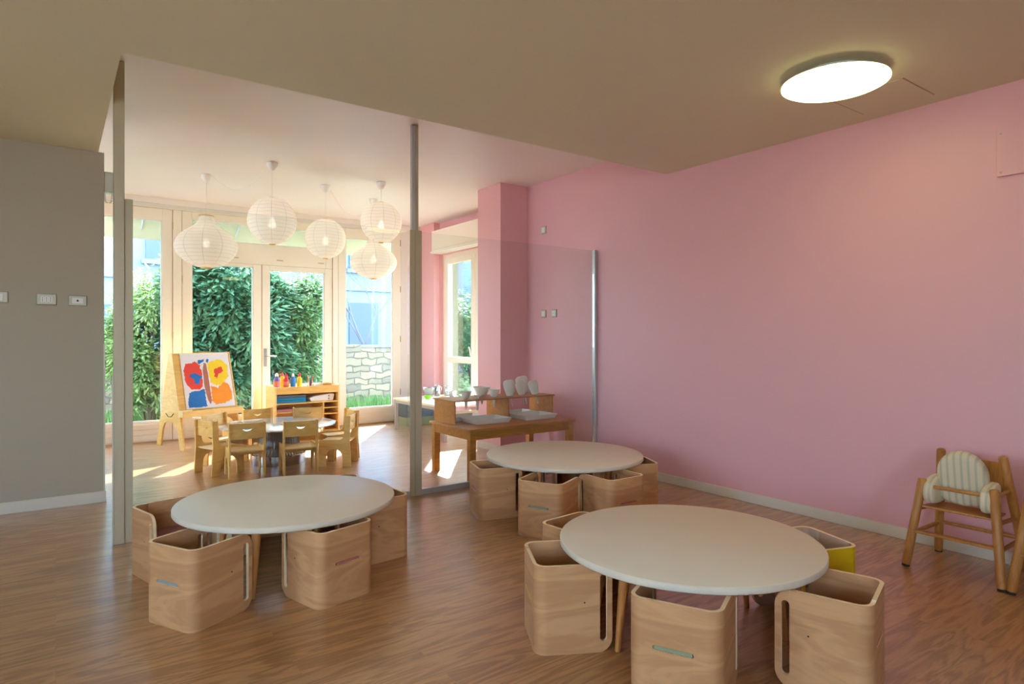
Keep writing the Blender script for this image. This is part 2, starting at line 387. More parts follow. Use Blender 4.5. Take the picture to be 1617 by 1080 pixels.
struct(wf.build('wall_front', 'white_wall'))
struct(B(-3.6, .305, 5.83, 5.95, 0, 2.70).build('wall_left', 'grey_wall'))
# outer shell of the room beyond the frame, with openings added for fill daylight
wl = MB()
ys = [(-2.2, -.2), (.8, 2.8)]
wl.box(-3.72, -3.6, -3, 8.95, 0, .8); wl.box(-3.72, -3.6, -3, 8.95, 2.4, 3.1)
for a, b in ((-3, -.6), (.2, 2.0), (2.8, 6.4), (8.2, 8.95)): wl.box(-3.72, -3.6, a, b, .8, 2.4)
struct(wl.build('wall_far_left', 'grey_wall'))
wb = MB()
xs = [(-3.0, -.6), (.2, 2.9)]
wb.box(-3.72, 4.5, -3.12, -3, 0, .9); wb.box(-3.72, 4.5, -3.12, -3, 2.3, 3.1)
for a, b in ((-3.72, -2.2), (-.6, 4.5)): wb.box(a, b, -3.12, -3, .9, 2.3)
struct(wb.build('wall_back', 'grey_wall'))
# baseboards
struct(B(4.328, 4.34, -3, 5.728, 0, .075).build('baseboard_right', 'base', bevel=.003))
struct(MB().box(3.963, 3.975, 5.74, 6.2, 0, .075).box(3.963, 4.328, 5.728, 5.74, 0, .075).build('baseboard_column', 'base', bevel=.003))
struct(B(4.658, 4.67, 6.2, 6.5, 0, .075).build('baseboard_alcove', 'base'))
struct(B(-3.6, .317, 5.818, 5.83, 0, .085).build('baseboard_left', 'base', bevel=.003))
struct(B(4.25, 4.57, FX-.012, FX, 0, .075).build('baseboard_front', 'base'))
struct(B(.300, .311, 5.812, 5.83, .09, 1.22).build('trim_1', 'plate'))

def framed(name, x0, x1, z0, z1, gx0, gx1, gz0, gz1, hinge=None, board=None):
    r = thing(name, None, None); struct(r)
    f = MB(); y0, y1 = FX, FX+.06
    f.box(x0, gx0, y0, y1, z0, z1); f.box(gx1, x1, y0, y1, z0, z1); f.box(gx0, gx1, y0, y1, gz1, z1); f.box(gx0, gx1, y0, y1, z0, gz0)
    f.build('window_frame', 'frame', r, bevel=.004)
    bd = MB(); t = .012
    bd.box(gx0, gx0+t, y0+.015, y0+.05, gz0, gz1); bd.box(gx1-t, gx1, y0+.015, y0+.05, gz0, gz1); bd.box(gx0, gx1, y0+.015, y0+.05, gz0, gz0+t); bd.box(gx0, gx1, y0+.015, y0+.05, gz1-t, gz1)
    bd.build('glazing_bead', 'plastic', r)
    MB().box(gx0, gx1, y0+.03, y0+.036, gz0, gz1).build('window_pane', 'glass', r)
    if board:
        g = MB()
        for k in range(3): g.box(x0+.03, x1-.03, y0-.008, y0, .03+k*.065, .03+k*.065+.06)
        g.build('lower_boards', 'frame', r, bevel=.003)
    return r
W1 = framed('window_1', -.15, 1.165, .012, 2.84, -.04, 1.055, .25, 2.70, board=True)
W2 = framed('window_2', 3.27, 4.244, .012, 2.84, 3.378, 4.119, .236, 2.70, board=True)
TR = framed('window_3', 1.275, 3.18, 2.235, 2.84, 1.38, 3.09, 2.50, 2.75)
D1 = framed('door_1', 1.275, 2.218, .012, 2.232, 1.38, 2.118, .25, 2.20, board=True)
D2 = framed('door_2', 2.228, 3.18, .012, 2.232, 2.322, 3.073, .25, 2.175, board=True)
hd = MB(); hd.box(2.248, 2.288, FX-.010, FX, .88, 1.12); hd.build('door_plate', 'galv', D2, bevel=.003)
hd = MB(); hd.rod((2.268, FX-.005, 1.02), (2.268, FX-.06, 1.02), .009); hd.tube([(2.268, FX-.055, 1.02), (2.30, FX-.058, 1.02), (2.40, FX-.055, 1.018)], .009); hd.build('door_handle', 'steel', D2)
for par, x, zs in ((D1, 1.272, (.35, 1.05, 1.95)), (D2, 3.183, (.35, 1.05, 1.95)), (W2, 4.236, (.4, 1.2, 1.95, 2.65)), (W1, 1.172, (.4, 1.25, 2.6))):
    for z in zs: MB().rod((x, FX-.006, z), (x, FX-.006, z+.09), .007, n_=8).build('hinge', 'groove', par)
for x in (1.85, 2.42, 2.98): MB().box(x, x+.08, FX-.008, FX, 2.30, 2.312).build('vent_cover', 'post', TR)
# mullions and seals between the units
ml = MB(); ml.box(1.173, 1.267, FX-.012, FX+.06, .012, 2.84); ml.box(3.188, 3.262, FX-.012, FX+.06, .012, 2.84); ml.box(-.15, 4.244, FX-.004, FX+.06, 2.842, 2.858)
struct(ml.build('trim_2', 'frame', bevel=.004))
sl = MB()
for x in (1.165, 1.267, 3.18, 3.262, 2.218): sl.box(x, x+.008, FX+.004, FX+.05, .012, 2.84 if x != 2.218 else 2.232)
sl.box(-.15, 4.244, FX-.003, FX+.03, 0, .012); sl.box(1.275, 3.18, FX+.004, FX+.05, 2.2325, 2.2345)
struct(sl.build('trim_3', 'groove'))
# window in the right alcove
r = struct(thing('window_4', None, None)); f = MB(); xa, xb = 4.72, 4.78
f.box(xa, xb, 6.5, 6.58, .06, 2.5); f.box(xa, xb, 8.25, 8.33, .06, 2.5); f.box(xa, xb, 6.58, 8.25, 2.43, 2.5); f.box(xa, xb, 6.58, 8.25, .06, .16)
f.build('window_frame', 'frame', r, bevel=.003)
for a, b in ((6.585, 7.40), (7.41, 8.245)):
    f = MB(); f.box(xa-.02, xb-.01, a, a+.1, .165, 2.425); f.box(xa-.02, xb-.01, b-.1, b, .165, 2.425)
    for z0, z1 in ((.165, .25), (.90, .985), (2.35, 2.425)): f.box(xa-.02, xb-.01, a+.1, b-.1, z0, z1)
    lf = f.build('window_leaf', 'frame', r, bevel=.003)
    MB().box(xa+.005, xa+.011, a+.1, b-.1, .25, .90).box(xa+.005, xa+.011, a+.1, b-.1, .985, 2.35).build('window_pane', 'glass', lf)
MB().rod((xa-.02, 7.46, 1.02), (xa-.065, 7.46, 1.02), .009).tube([(xa-.06, 7.46, 1.02), (xa-.062, 7.475, 1.10), (xa-.05, 7.52, 1.13)], .009).build('window_handle', 'plastic', r)
bx = thing('shutter_box', 'cream roller shutter box above the side window in the alcove', 'shutter box', (4.58, 7.2, 2.53))
MB().box(-.08, .088, -.68, 1.08, 0, .30).build('box_body', 'frame', bx, bevel=.004)
MB().box(-.088, -.08, -.66, 1.06, .02, .28).build('access_cover', 'frame', bx, bevel=.003)
MB().box(-.095, .088, -.68, 1.10, -.022, 0).build('box_lip', 'plastic', bx, bevel=.003)

# glass partition
PY = 4.6
gp = thing('glass_partition', 'low clear glass partition in slim taupe metal posts dividing the two rooms', 'glass partition', (0, PY, 0))
MB().box(.288, .345, -.03, .03, 0, 2.974).build('post', 'post', gp, bevel=.003)
MB().box(.347, .39, -.022, .022, 0, 2.13).box(.345, .348, -.02, .02, 0, 2.12).build('post', 'post', gp, bevel=.002)
MB().box(.281, .287, -.032, .0, .0, 1.05).build('corner_strip', 'plate', gp)
MB().box(2.315, 2.348, -.015, .02, 0.02, 2.974).build('post', 'post_light', gp, bevel=.002)
MB().box(2.350, 2.372, -.015, .02, 0.02, 2.974).build('post', 'post', gp, bevel=.002)
MB().box(2.292, 2.335, -.03, -.016, 0, 2.13).build('post', 'post', gp, bevel=.002)
MB().box(2.338, 2.395, -.03, -.016, 0, 2.13).build('post', 'post', gp, bevel=.002)
MB().box(4.30, 4.327, -.02, .02, 0, 2.13).build('post', 'post_light', gp, bevel=.002)
for a, b in ((.392, 2.290), (2.397, 4.298)):
    MB().box(a, b, -.018, .018, 0, .045).build('bottom_rail', 'post_light', gp, bevel=.002)
    MB().box(a, b, -.005, .005, .046, 2.125).build('glass_panel', 'pglass', gp)

# ---------------------------------------------------------------- things fixed on walls and ceiling
def plate(X, Y, Z, wd, ht, rz, name, label, cat, kind, grp=None):
    t = thing(name, label, cat, (X, Y, Z), rz, grp)   # local: -y is the outside
    MB().box(-wd/2, wd/2, -.008, 0, -ht/2, ht/2).build('surround', 'plate_rim', t, bevel=.004)
    MB().box(-wd*.46, wd*.46, -.012, -.008, -ht*.44, ht*.44).build('cover_plate', 'plate', t, bevel=.003)
    if kind == 'sockets':
        for k in (-1, 0, 1):
            s_ = MB().box(k*.024-.0105, k*.024+.0105, -.0145, -.012, -.021, .021).build('socket', 'plastic', t, bevel=.001)
            h = MB()
            for z in (-.012, 0, .012): h.rod((k*.024, -.0148, z), (k*.024, -.0125, z), .0032, n_=8)
            h.build('socket_holes', 'dark', s_)
    elif kind == 'coax':
        s_ = MB().box(-.035, .035, -.0145, -.012, -.021, .021).build('insert', 'plastic', t, bevel=.001)
        MB().rod((0, -.0155, 0), (0, -.0125, 0), .007, n_=12).build('socket_hole', 'dark', s_)
    elif kind == 'dot':
        s_ = MB().box(-wd*.26, wd*.26, -.0145, -.012, -ht*.3, ht*.3).build('rocker', 'plastic', t, bevel=.001)
        MB().rod((0, -.0155, 0), (0, -.0125, 0), .004, n_=12).build('pilot_light', 'dark', s_)
    else:
        MB().box(-wd*.26, wd*.26, -.0155, -.012, -ht*.3, ht*.3).build('rocker', 'plastic', t, bevel=.0015)
    return t
# left grey wall
plate(-.338, 5.83, 1.56, .122, .082, 0, 'light_switch', 'ivory light switch at the left edge of the grey wall', 'light switch', 'rocker')
plate(-.055, 5.83, 1.553, .122, .084, 0, 'power_socket', 'ivory wall plate with three power sockets on the grey wall', 'socket', 'sockets')
plate(.135, 5.83, 1.549, .118, .08, 0, 'antenna_socket', 'ivory wall plate with one round dark socket near the grey wall end', 'socket', 'coax')
# pink wall, outside is -x
def pink_plate(u_y, z, kind, name, lab):
    t = plate(4.34, u_y, z, .085, .085, -PI/2, name, lab, 'light switch' if kind == 'rocker' else 'socket', kind); return t
pink_plate(5.43, 2.445, 'rocker', 'light_switch', 'small square switch high on the pink wall near the column')
pink_plate(5.43, 1.528, 'rocker', 'light_switch', 'left switch of the lower pair on the pink wall behind glass')
pink_plate(5.25, 1.528, 'dot', 'power_socket', 'white socket with a dark centre on the pink wall right of a switch')
# access panel on the right wall
ap = thing('access_panel', 'pink painted access panel high on the wall at the right edge', 'access panel', (4.34, 1.10, 2.2))
MB().box(-.018, 0, -.36, .21, -.02, .24).build('cover', 'pink', ap, bevel=.002)
for y, z in ((.19, .0), (.19, .22)): MB().rod((-.018, y, z), (-.0205, y, z), .006, n_=10).build('screw', 'post', ap)
# ceiling hatch and lamp
hh = thing('ceiling_hatch', 'flush painted hatch in the ceiling beside the round lamp', 'ceiling hatch', (3.985, 1.775, 2.70))
MB().box(-.2, .2, -.198, .198, -.004, -.0005).build('hatch_door', 'ceiling', hh, bevel=.001)
MB().box(-.203, .203, -.204, -.2, -.003, -.0005).build('hatch_gap', 'groove', hh)
MB().box(-.203, .203, .2, .204, -.003, -.0005).build('hatch_gap', 'groove', hh)
cl = thing('ceiling_lamp', 'lit round opal glass lamp mounted on the low ceiling', 'ceiling lamp', (3.42, 1.765, 2.70))
MB().lathe([(.16, -.001), (.17, -.001), (.17, -.008), (.16, -.008), (.16, -.001)]).build('mount', 'plastic', cl)
for a_ in range(3):
    a_ = a_*2*PI/3+.5
    MB().rod((.165*math.cos(a_), .165*math.sin(a_), -.008), (.165*math.cos(a_), .165*math.sin(a_), -.042), .004, n_=8).build('spacer', 'steel', cl)
MB().lathe([(0, -.090), (.12, -.087), (.2, -.078), (.25, -.066), (.266, -.058), (.266, -.050)], 64, 0).lathe([(.266, -.050), (.262, -.043), (0, -.042)], 64, 1).build('lamp_shade', ['lamp_glass', 'plastic'], cl, weld=True)
# emergency light on the end of the grey wall
el = thing('emergency_light', 'small beige emergency light on the end of the grey wall', 'emergency light', (.306, 5.89, 2.33))
MB().box(.0, .06, -.05, .05, .075, .23).build('housing', 'plate', el, bevel=.006)
MB().lathe([(0, -.0), (.02, .0), (.028, .015), (.028, .074), (0, .074)], 16, c=(.03, 0, 0)).build('clear_lens', 'glass', el)

# pendant lanterns
def globe_prof(R, n_=24, a0=.12, squash=1):
    return [(R*math.sin(a0+(PI-2*a0)*i/n_), -R*squash*math.cos(a0+(PI-2*a0)*i/n_)) for i in range(n_+1)]
onion = [(.05, -.215), (.12, -.20), (.205, -.155), (.275, -.085), (.303, -.02), (.30, .04), (.262, .11), (.20, .165), (.14, .205), (.095, .25), (.075, .295), (.07, .325)]
def smooth_prof(p, k=5):
    out_ = []
    P = [p[0]]+p+[p[-1]]
    for i in range(1, len(P)-2):
        for t in range(k):
            t_ = t/k
            f = lambda j: .5*((2*P[i][j])+(-P[i-1][j]+P[i+1][j])*t_+(2*P[i-1][j]-5*P[i][j]+4*P[i+1][j]-P[i+2][j])*t_**2+(-P[i-1][j]+3*P[i][j]-3*P[i+1][j]+P[i+2][j])*t_**3)
            out_.append((f(0), f(1)))
    return out_+[p[-1]]
def lantern(x, y, zc, kind, label, sc_=1.0, R=.225):
    t = thing('paper_lantern', label, 'pendant lamp', (x, y, 2.975), 0, None)
    MB().lathe([(0, -.003), (.055, -.003), (.052, -.03), (.035, -.068), (.012, -.082), (0, -.083)], 24).build('ceiling_cup', 'plastic', t)
    prof = globe_prof(R) if kind == 'globe' else [(r*sc_, z*sc_) for r, z in smooth_prof(onion)]
    ztop = zc+max(z for r, z in prof)
    MB().rod((0, 0, -.08), (0, 0, ztop-2.975-.06), .0028, n_=6).build('cord', 'plastic', t)
    sh = MB().lathe(prof, 48).build('paper_shade', 'paper', t, loc=(0, 0, zc-2.975))
    zr = prof[-1][1]; rr = prof[-1][0]; rb = prof[0][0]
    MB().lathe([(rr, zr-.006), (rr+.004, zr-.006), (rr+.004, zr+.004), (rr, zr+.004), (rr, zr-.006)], 24).build('top_ring', 'maple', sh)
    MB().lathe([(rb, prof[0][1]-.006), (rb+.004, prof[0][1]-.006), (rb+.004, prof[0][1]+.004), (rb, prof[0][1]+.004), (rb, prof[0][1]-.006)], 24).build('bottom_ring', 'maple', sh)
    MB().rod((0, 0, ztop-2.975-.06), (0, 0, ztop-2.975-.12), .02, n_=12).build('bulb_socket', 'plastic', t)
    zb = zc-2.975-.03 if kind == 'globe' else zc-2.975+.03
    b_ = MB().lathe([(0, -.04), (.02, -.036), (.034, -.02), (.036, 0), (.028, .022), (.016, .04), (.014, .06), (0, .06)], 20).build('bulb', 'bulb', t, loc=(0, 0, zb))
    return t
L1 = lantern(1.283, 7.267, 2.218, 'onion', 'onion shaped white paper lantern in front of the left window', 1.0)
L2 = lantern(1.716, 6.389, 2.406, 'globe', 'round paper lantern hanging second from the left', R=.228)
L3 = lantern(2.459, 7.002, 2.377, 'globe', 'round paper lantern hanging in the middle of the five', R=.222)
L4 = lantern(2.907, 6.501, 2.535, 'globe', 'round paper lantern hanging highest above the onion one on the right', R=.222)
L5 = lantern(3.192, 7.365, 2.195, 'onion', 'onion shaped white paper lantern below the highest round one', .93)
def swag(a, b, za, zb, sag, label):
    pts = []
    for i in range(25):
        t = i/24; pts.append((a[0]+(b[0]-a[0])*t, a[1]+(b[1]-a[1])*t, za+(zb-za)*t-sag*4*t*(1-t)))
    tag(MB().tube(pts, .0028, 6).build('lamp_cable', 'plastic'), label, 'cable')
swag((1.335, 7.23), (1.665, 6.43), 2.965, 2.90, .16, 'thin white cable sagging between the two left lanterns')
swag((2.51, 7.02), (3.14, 7.345), 2.965, 2.90, .22, 'thin white cable sagging between the middle and right lanterns')

# ---------------------------------------------------------------- low round tables
TZ = .395
def round_table(x, y, R, label, angs, rf=.40, rt=.355):
    t = thing('round_table', label, 'table', (x, y, 0), 0, None)
    e = .006
    MB().lathe([(0, TZ), (R-e, TZ), (R-.002, TZ-.002)], 96).lathe([(R-.002, TZ-.002), (R, TZ-e), (R, TZ-.024), (R-.003, TZ-.028)], 96, 1).lathe([(R-.003, TZ-.028), (0, TZ-.028)], 96, 0).build('tabletop', ['laminate', 'laminate_edge'], t, weld=True, angle=60)
    for a in angs:
        a = math.radians(a); ca, sa = math.cos(a), math.sin(a)
        MB().rod((ca*rf, sa*rf, 0), (ca*rt, sa*rt, TZ-.034), .0115, .025, 24).build('leg', 'legwood', t)
        MB().rod((ca*rt, sa*rt, TZ-.034), (ca*rt, sa*rt, TZ-.0285), .035, .035, 20).build('leg_bracket', 'galv', t)
    return t
round_table(2.248, 1.808, .557, 'white oval looking round low table nearest the camera with splayed legs', (176, -4, -52, 128))
round_table(1.04, 3.545, .571, 'white round low table at left before the glass partition', (229, 319, 49, 139))
round_table(3.125, 3.666, .589, 'white round low table near the pink wall behind the nearest one', (200, 290, 20, 110))

# ---------------------------------------------------------------- bent plywood cube chairs
CH, CW = .356, .31
def cube_shell(mat):
    r = .045; hw = CW/2; L1_ = CW-r; q = PI/2*r; L2_ = CW-2*r
    tot = 2*L1_+2*q+L2_
    def fn(s, z):
        # start at left front, go to back, across, to right front. Open side is +y.
        if s <= L1_: x, y = -hw, hw-s
        elif s <= L1_+q: a = (s-L1_)/r; x, y = -hw+r-r*math.cos(a), -hw+r-r*math.sin(a)
        elif s <= L1_+q+L2_: x, y = -hw+r+(s-L1_-q), -hw
        elif s <= L1_+2*q+L2_: a = (s-L1_-q-L2_)/r; x, y = hw-r+r*math.sin(a), -hw+r-r*math.cos(a)
        else: x, y = hw, -hw+r+(s-L1_-2*q-L2_)
        return (x, y, z)
    fr = .06
    def endd(s): return min(s, tot-s)
    def dz(s):
        d = endd(s)
        return 0 if d >= fr else fr-math.sqrt(max(0, fr*fr-(fr-d)**2))
    zlo = lambda s: .0005+dz(s); zhi = lambda s: CH-dz(s)
    holes = []; cols = set()
    def slot(c, w_, z0, z1):   # vertical obround
        R = w_/2
        f = lambda s: math.sqrt(max(0, R*R-(s-c)**2))
        holes.append((c-R, c+R, lambda s: z0+R-f(s), lambda s: z1-R+f(s)))
        for i in range(13): cols.add(round(c-R*math.cos(PI*i/12), 6))
    slot(.037, .029, .045, .315); slot(tot-.037, .029, .045, .315)
    c = tot/2; R = .008; hl = .072
    def fh(s):
        d = abs(s-c)-(hl-R); return R if d <= 0 else math.sqrt(max(0, R*R-d*d))
    holes.append((c-hl, c+hl, lambda s: .195-fh(s), lambda s: .195+fh(s)))
    for sg in (-1, 1):
        for i in range(7): cols.add(round(c+sg*(hl-R+R*math.sin(PI/2*i/6)), 6))
    for i in range(9):
        cols.add(round(fr-fr*math.cos(PI/2*i/8), 6)); cols.add(round(tot-fr+fr*math.cos(PI/2*i/8), 6))
        cols.add(round(L1_+q*i/8, 6)); cols.add(round(L1_+q+L2_+q*i/8, 6))
    cols.add(0); cols.add(round(tot, 6))
    cols = sorted(cols); cc = [cols[0]]
    for x in cols[1:]:
        if x-cc[-1] > 1e-5: cc.append(x)
    cc[-1] = tot
    return MB().sheet(cc, zlo, zhi, holes, fn)
def make_cube_chair(shell, seat, zs=.195):
    t = thing('cube_chair', None, 'chair')
    s_ = cube_shell(shell).build('bent_plywood_shell', [shell, 'ply_edge']+(['ply_pale'] if shell == 'yellow_ply' else []), t, weld=True, solid=.015, bevel=.003, angle=40)
    b = MB(); b.box(-.146, .146, -.146, .092, zs-.009, zs+.009); b.box(-.066, .066, -.1615, -.146, .1882, .2018)
    b.build('seat', seat, t, bevel=.002)
    if shell == 'yellow_ply': s_.modifiers['solid'].material_offset = 2
    for sx in (-1, 1): MB().rod((sx*.1615, .04, .205), (sx*.1630, .04, .205), .0035, n_=10).build('screw', 'dark', t)
    return t
protos = {}
def cube_chair(x, y, dx, dy, seat, label, shell='ply', grp=None, zs=.195):
    key = (shell, seat, zs)
    if key not in protos: protos[key] = t = make_cube_chair(shell, seat, zs)
    else: t = copy_tree(protos[key])
    t.location = (x, y, 0); t.rotation_euler = (0, 0, math.atan2(dy, dx)-PI/2)
    t['label'] = label; t['group'] = grp
    return t
g1, g2, g3 = 'cube chairs around the left round table', 'cube chairs around the table by the pink wall', 'cube chairs around the nearest round table'
cube_chair(.54, 3.215, .88, .47, 'seat_blue', 'plywood cube chair with a grey blue back slot at the left table front', grp=g1)
cube_chair(1.105, 3.105, -.26, .965, 'seat_rose', 'plywood cube chair with a reddish back slot in front of the left table', grp=g1)
cube_chair(.522, 3.89, .26, -.965, 'seat_pink', 'plywood cube chair with a pink seat behind the leftmost one, by the post', grp=g1)
cube_chair(1.51, 3.505, -.995, -.06, 'seat_green', 'plywood cube chair with a green seat at the right end of the left table', grp=g1)
cube_chair(1.04, 4.03, .05, -.99, 'seat_grey', 'plywood cube chair mostly hidden behind the left table, left of two', grp=g1)
cube_chair(1.45, 3.96, -.25, -.95, 'seat_yellow', 'plywood cube chair mostly hidden behind the left table, right of two', grp=g1)
cube_chair(2.585, 3.80, .95, -.31, 'seat_pink', 'cube chair with a pale side at the left of the table by the pink wall', grp=g2)
cube_chair(2.617, 3.223, .9, .44, 'seat_sage', 'cube chair with a sage back slot in front of the table by the pink wall', grp=g2)
cube_chair(3.035, 3.07, .02, 1, 'seat_rose', 'plywood cube chair front right of the table by the pink wall', grp=g2)
cube_chair(3.477, 3.317, -.9, .43, 'seat_grey', 'plywood cube chair at the right end of the table by the pink wall', grp=g2)
cube_chair(3.07, 4.17, -.05, -1, 'seat_green', 'plywood cube chair with a lime seat behind the table by the pink wall', grp=g2)
cube_chair(3.52, 4.02, -.55, -.83, 'seat_grey', 'cube chair with a grey seat half hidden behind the table by the pink wall', grp=g2)
cube_chair(2.12, 2.33, .1, -.99, 'seat_yellow', 'plywood cube chair peeking out behind the left rim of the nearest table', grp=g3)
cube_chair(1.77, 2.063, .88, -.47, 'seat_yellow', 'plywood cube chair with a mustard back slot at the left of the nearest table', grp=g3)
cube_chair(1.865, 1.513, .9, .43, 'seat_sage', 'cube chair with a sage back slot before the nearest table, cut by the bottom frame', grp=g3)
cube_chair(2.348, 1.228, -.29, .957, 'seat_rose', 'plywood cube chair with a brown back slot at the nearest table lower right', grp=g3)
cube_chair(2.77, 1.57, -.94, .33, 'seat_grey', 'yellow sided cube chair at the right of the nearest table', shell='yellow_ply', grp=g3)

# ---------------------------------------------------------------- reflecting table and toddler chairs
ft = thing('pedestal_table', 'round mirror topped low table on a shiny metal drum in the far room', 'table', (1.845, 6.63, 0))
MB().lathe([(0, TZ), (.553, TZ), (.558, TZ-.003), (.558, TZ-.012), (.553, TZ-.015), (0, TZ-.015)], 96).build('tabletop', 'mirror', ft, weld=True)
dr = MB(); n_ = 96
prof = [(.235, .10), (.20, .16), (.185, .24), (.19, .32), (.21, .378)]
vs_ = []; fs = []
for i in range(n_):
    a = 2*PI*i/n_; k = 1+.05*(1 if i % 2 else -1)
    for r_, z in prof: vs_.append((r_*k*math.cos(a), r_*k*math.sin(a), z))
for i in range(n_):
    for t_ in range(len(prof)-1):
        fs.append((i*5+t_, ((i+1) % n_)*5+t_, ((i+1) % n_)*5+t_+1, i*5+t_+1))
dr.add(vs_, fs); dr.build('drum', 'steel', ft, angle=10)
MB().lathe([(0, 0), (.26, 0), (.262, .005), (.262, .095), (.255, .1), (0, .1)], 64).build('base_ring', 'steel', ft)

def side_profile():
    p = [(-.165, 0), (-.085, 0), (-.082, .09)]
    for i in range(9):
        a = PI-PI*i/8; p.append((.0+.08*math.cos(a), .10+.075*math.sin(a)))
    p += [(.082, .09), (.085, 0), (.155, 0), (.152, .25), (.145, .262), (-.06, .268), (-.085, .285), (-.095, .32), (-.105, .5), (-.160, .5), (-.152, .25)]
    return p
def make_toddler_chair():
    t = thing('toddler_chair', None, 'chair')
    for sx in (-1, 1): MB().prism(side_profile(), sx*.148-.008, sx*.148+.008, 'x').build('side_panel', 'maple', t, bevel=.002)
    MB().box(-.139, .139, -.13, .15, .232, .247).build('seat', 'maple_end', t, bevel=.002)
    c = .0; hw = .045
    cols = [-.139]+[c-hw*math.cos(PI*i/14) for i in range(15)]+[.139]
    lo = lambda s: .418+.026*(s/hw)**2; hi = lambda s: .434+.010*(s/hw)**2
    MB().sheet(cols, lambda s: .35, lambda s: .492, [(-hw, hw, lo, hi)], lambda s, z: (s, -.128-(z-.35)*.05, z)).build('backrest', ['maple', 'maple_end'], t, weld=True, solid=.014, bevel=.001)
    MB().box(-.139, .139, .10, .116, .17, .231).build('front_rail', 'maple', t)
    return t
tc = make_toddler_chair(); used = False
gt = 'toddler chairs around the mirror topped table'
for x, y, dx, dy, lab in (
    (1.41, 6.07, .08, 1, 'maple toddler chair seen from behind, left of the two nearest at the mirror table'),
    (1.855, 5.95, .14, .98, 'maple toddler chair seen from behind, right of the two nearest at the mirror table'),
    (1.135, 6.44, .945, .33, 'maple toddler chair at the left end of the mirror table'),
    (2.41, 6.11, -.81, .58, 'maple toddler chair seen side on at the right front of the mirror table'),
    (2.575, 6.53, -1, .03, 'rightmost maple toddler chair at the mirror table'),
    (2.265, 7.02, -.3, -.95, 'maple toddler chair behind the mirror table before the shelf unit right side'),
    (1.78, 7.21, .1, -1, 'maple toddler chair behind the mirror table left of the shelf unit'),
    (1.31, 6.99, .64, -.77, 'maple toddler chair behind the mirror table next to the easel tray')):
    t = tc if not used else copy_tree(tc); used = True
    d = Vector((dx, dy)).normalized()
    # reference point is the back of the chair, its middle lies .13 in front
    t.location = (x+d.x*.13, y+d.y*.13, 0); t.rotation_euler = (0, 0, math.atan2(d.y, d.x)-PI/2)
    t['label'] = lab; t['group'] = gt

# ---------------------------------------------------------------- easel with painting
ez = thing('easel', 'maple A frame easel with a front tray by the left window', 'easel', (1.075, 8.215, 0), math.radians(15))
def easel_side():
    p = [(-.37, 0), (-.255, 0), (-.195, .20)]
    for i in range(7): a = PI-PI*i/6; p.append((.17*math.cos(a), .24+.06*math.sin(a)))
    p += [(.195, .20), (.255, 0), (.37, 0), (.04, 1.09), (-.04, 1.09)]
    return p
for x in (0, .66): MB().prism(easel_side(), x-.009, x+.009, 'x').build('side_panel', 'maple', ez, bevel=.002)
sl_ = (.37-.04)/1.09   # front slope: y = -.33+sl*z
def fy(z): return -.37+sl_*z
MB().prism([(fy(.44)+.004, .44), (fy(1.085)+.004, 1.085), (fy(1.085)+.018, 1.085), (fy(.44)+.018, .44)], .01, .65, 'x').build('front_board', 'maple', ez)
MB().prism([(-fy(.44)-.018, .44), (-fy(1.085)-.018, 1.085), (-fy(1.085)-.004, 1.085), (-fy(.44)-.004, .44)], .01, .65, 'x').build('back_board', 'maple', ez)
ty = fy(.42)
MB().box(-.02, .68, ty-.12, ty-.105, .37, .445).box(-.02, -.006, ty-.105, ty+.0, .37, .445).box(.666, .68, ty-.105, ty+.0, .37, .445).box(-.006, .666, ty-.105, ty-.001, .37, .382).build('tray', 'maple_end', ez, bevel=.002)
MB().tube([(-.011, -.10, .40), (-.013, -.04, .36), (-.013, .04, .355), (-.011, .11, .39)], .004).build('brace_chain', 'dark', ez)
# painting: a thing of its own on the board
pt = MB()
X0, X1, Z0, Z1 = .075, .645, .452, 1.08
def pp(u, v, lift=0):   # u right, v down
    z = Z1+(Z0-Z1)*v; return (X0+(X1-X0)*u, fy(z)-.0015-lift, z)
nseg = 1
pt.add([pp(0, 0), pp(1, 0), pp(1, 1), pp(0, 1), pp(0, 0, -.001), pp(1, 0, -.001), pp(1, 1, -.001), pp(0, 1, -.001)], [(0, 1, 2, 3), (7, 6, 5, 4), (0, 4, 5, 1), (1, 5, 6, 2), (2, 6, 7, 3), (3, 7, 4, 0)], 0)
def uv(x, y):
    t_ = (y-97)/527; l_ = 330+95*t_; r__ = 850+75*t_; return ((x-l_)/(r__-l_), max(.01, min(.985, t_)))
def blob(pts, mi, lift, jag=.012, dens=8):
    P = [uv(*p) for p in pts]; out_ = []
    for i in range(len(P)):
        a, b = P[i], P[(i+1) % len(P)]
        for k in range(dens):
            t_ = k/dens; j = random.uniform(-jag, jag)
            out_.append((min(.99, max(.01, a[0]+(b[0]-a[0])*t_+j)), min(.985, max(.012, a[1]+(b[1]-a[1])*t_+random.uniform(-jag, jag)))))
    cx_ = sum(p[0] for p in out_)/len(out_); cy_ = sum(p[1] for p in out_)/len(out_)
    vs_ = [pp(cx_, cy_, lift)]+[pp(p[0], p[1], lift) for p in out_]
    n_ = len(out_)
    pt.add(vs_, [(0, i+1, (i+1) % n_+1) for i in range(n_)], mi)
blob([(395, 200), (460, 190), (490, 175), (540, 210), (565, 280), (585, 420), (540, 450), (460, 440), (410, 380), (380, 270)], 1, .0008)
blob([(440, 300), (490, 285), (575, 325), (550, 350), (545, 395), (500, 390), (485, 340), (445, 325)], 2, .0014, .006)
blob([(450, 470), (600, 445), (615, 540), (635, 610), (560, 630), (450, 630), (436, 540)], 2, .0010)
blob([(520, 165), (590, 155), (585, 172), (540, 205), (522, 190)], 2, .0012, .006, 4)
blob([(610, 158), (636, 152), (632, 188), (612, 185)], 2, .0012, .006, 4)
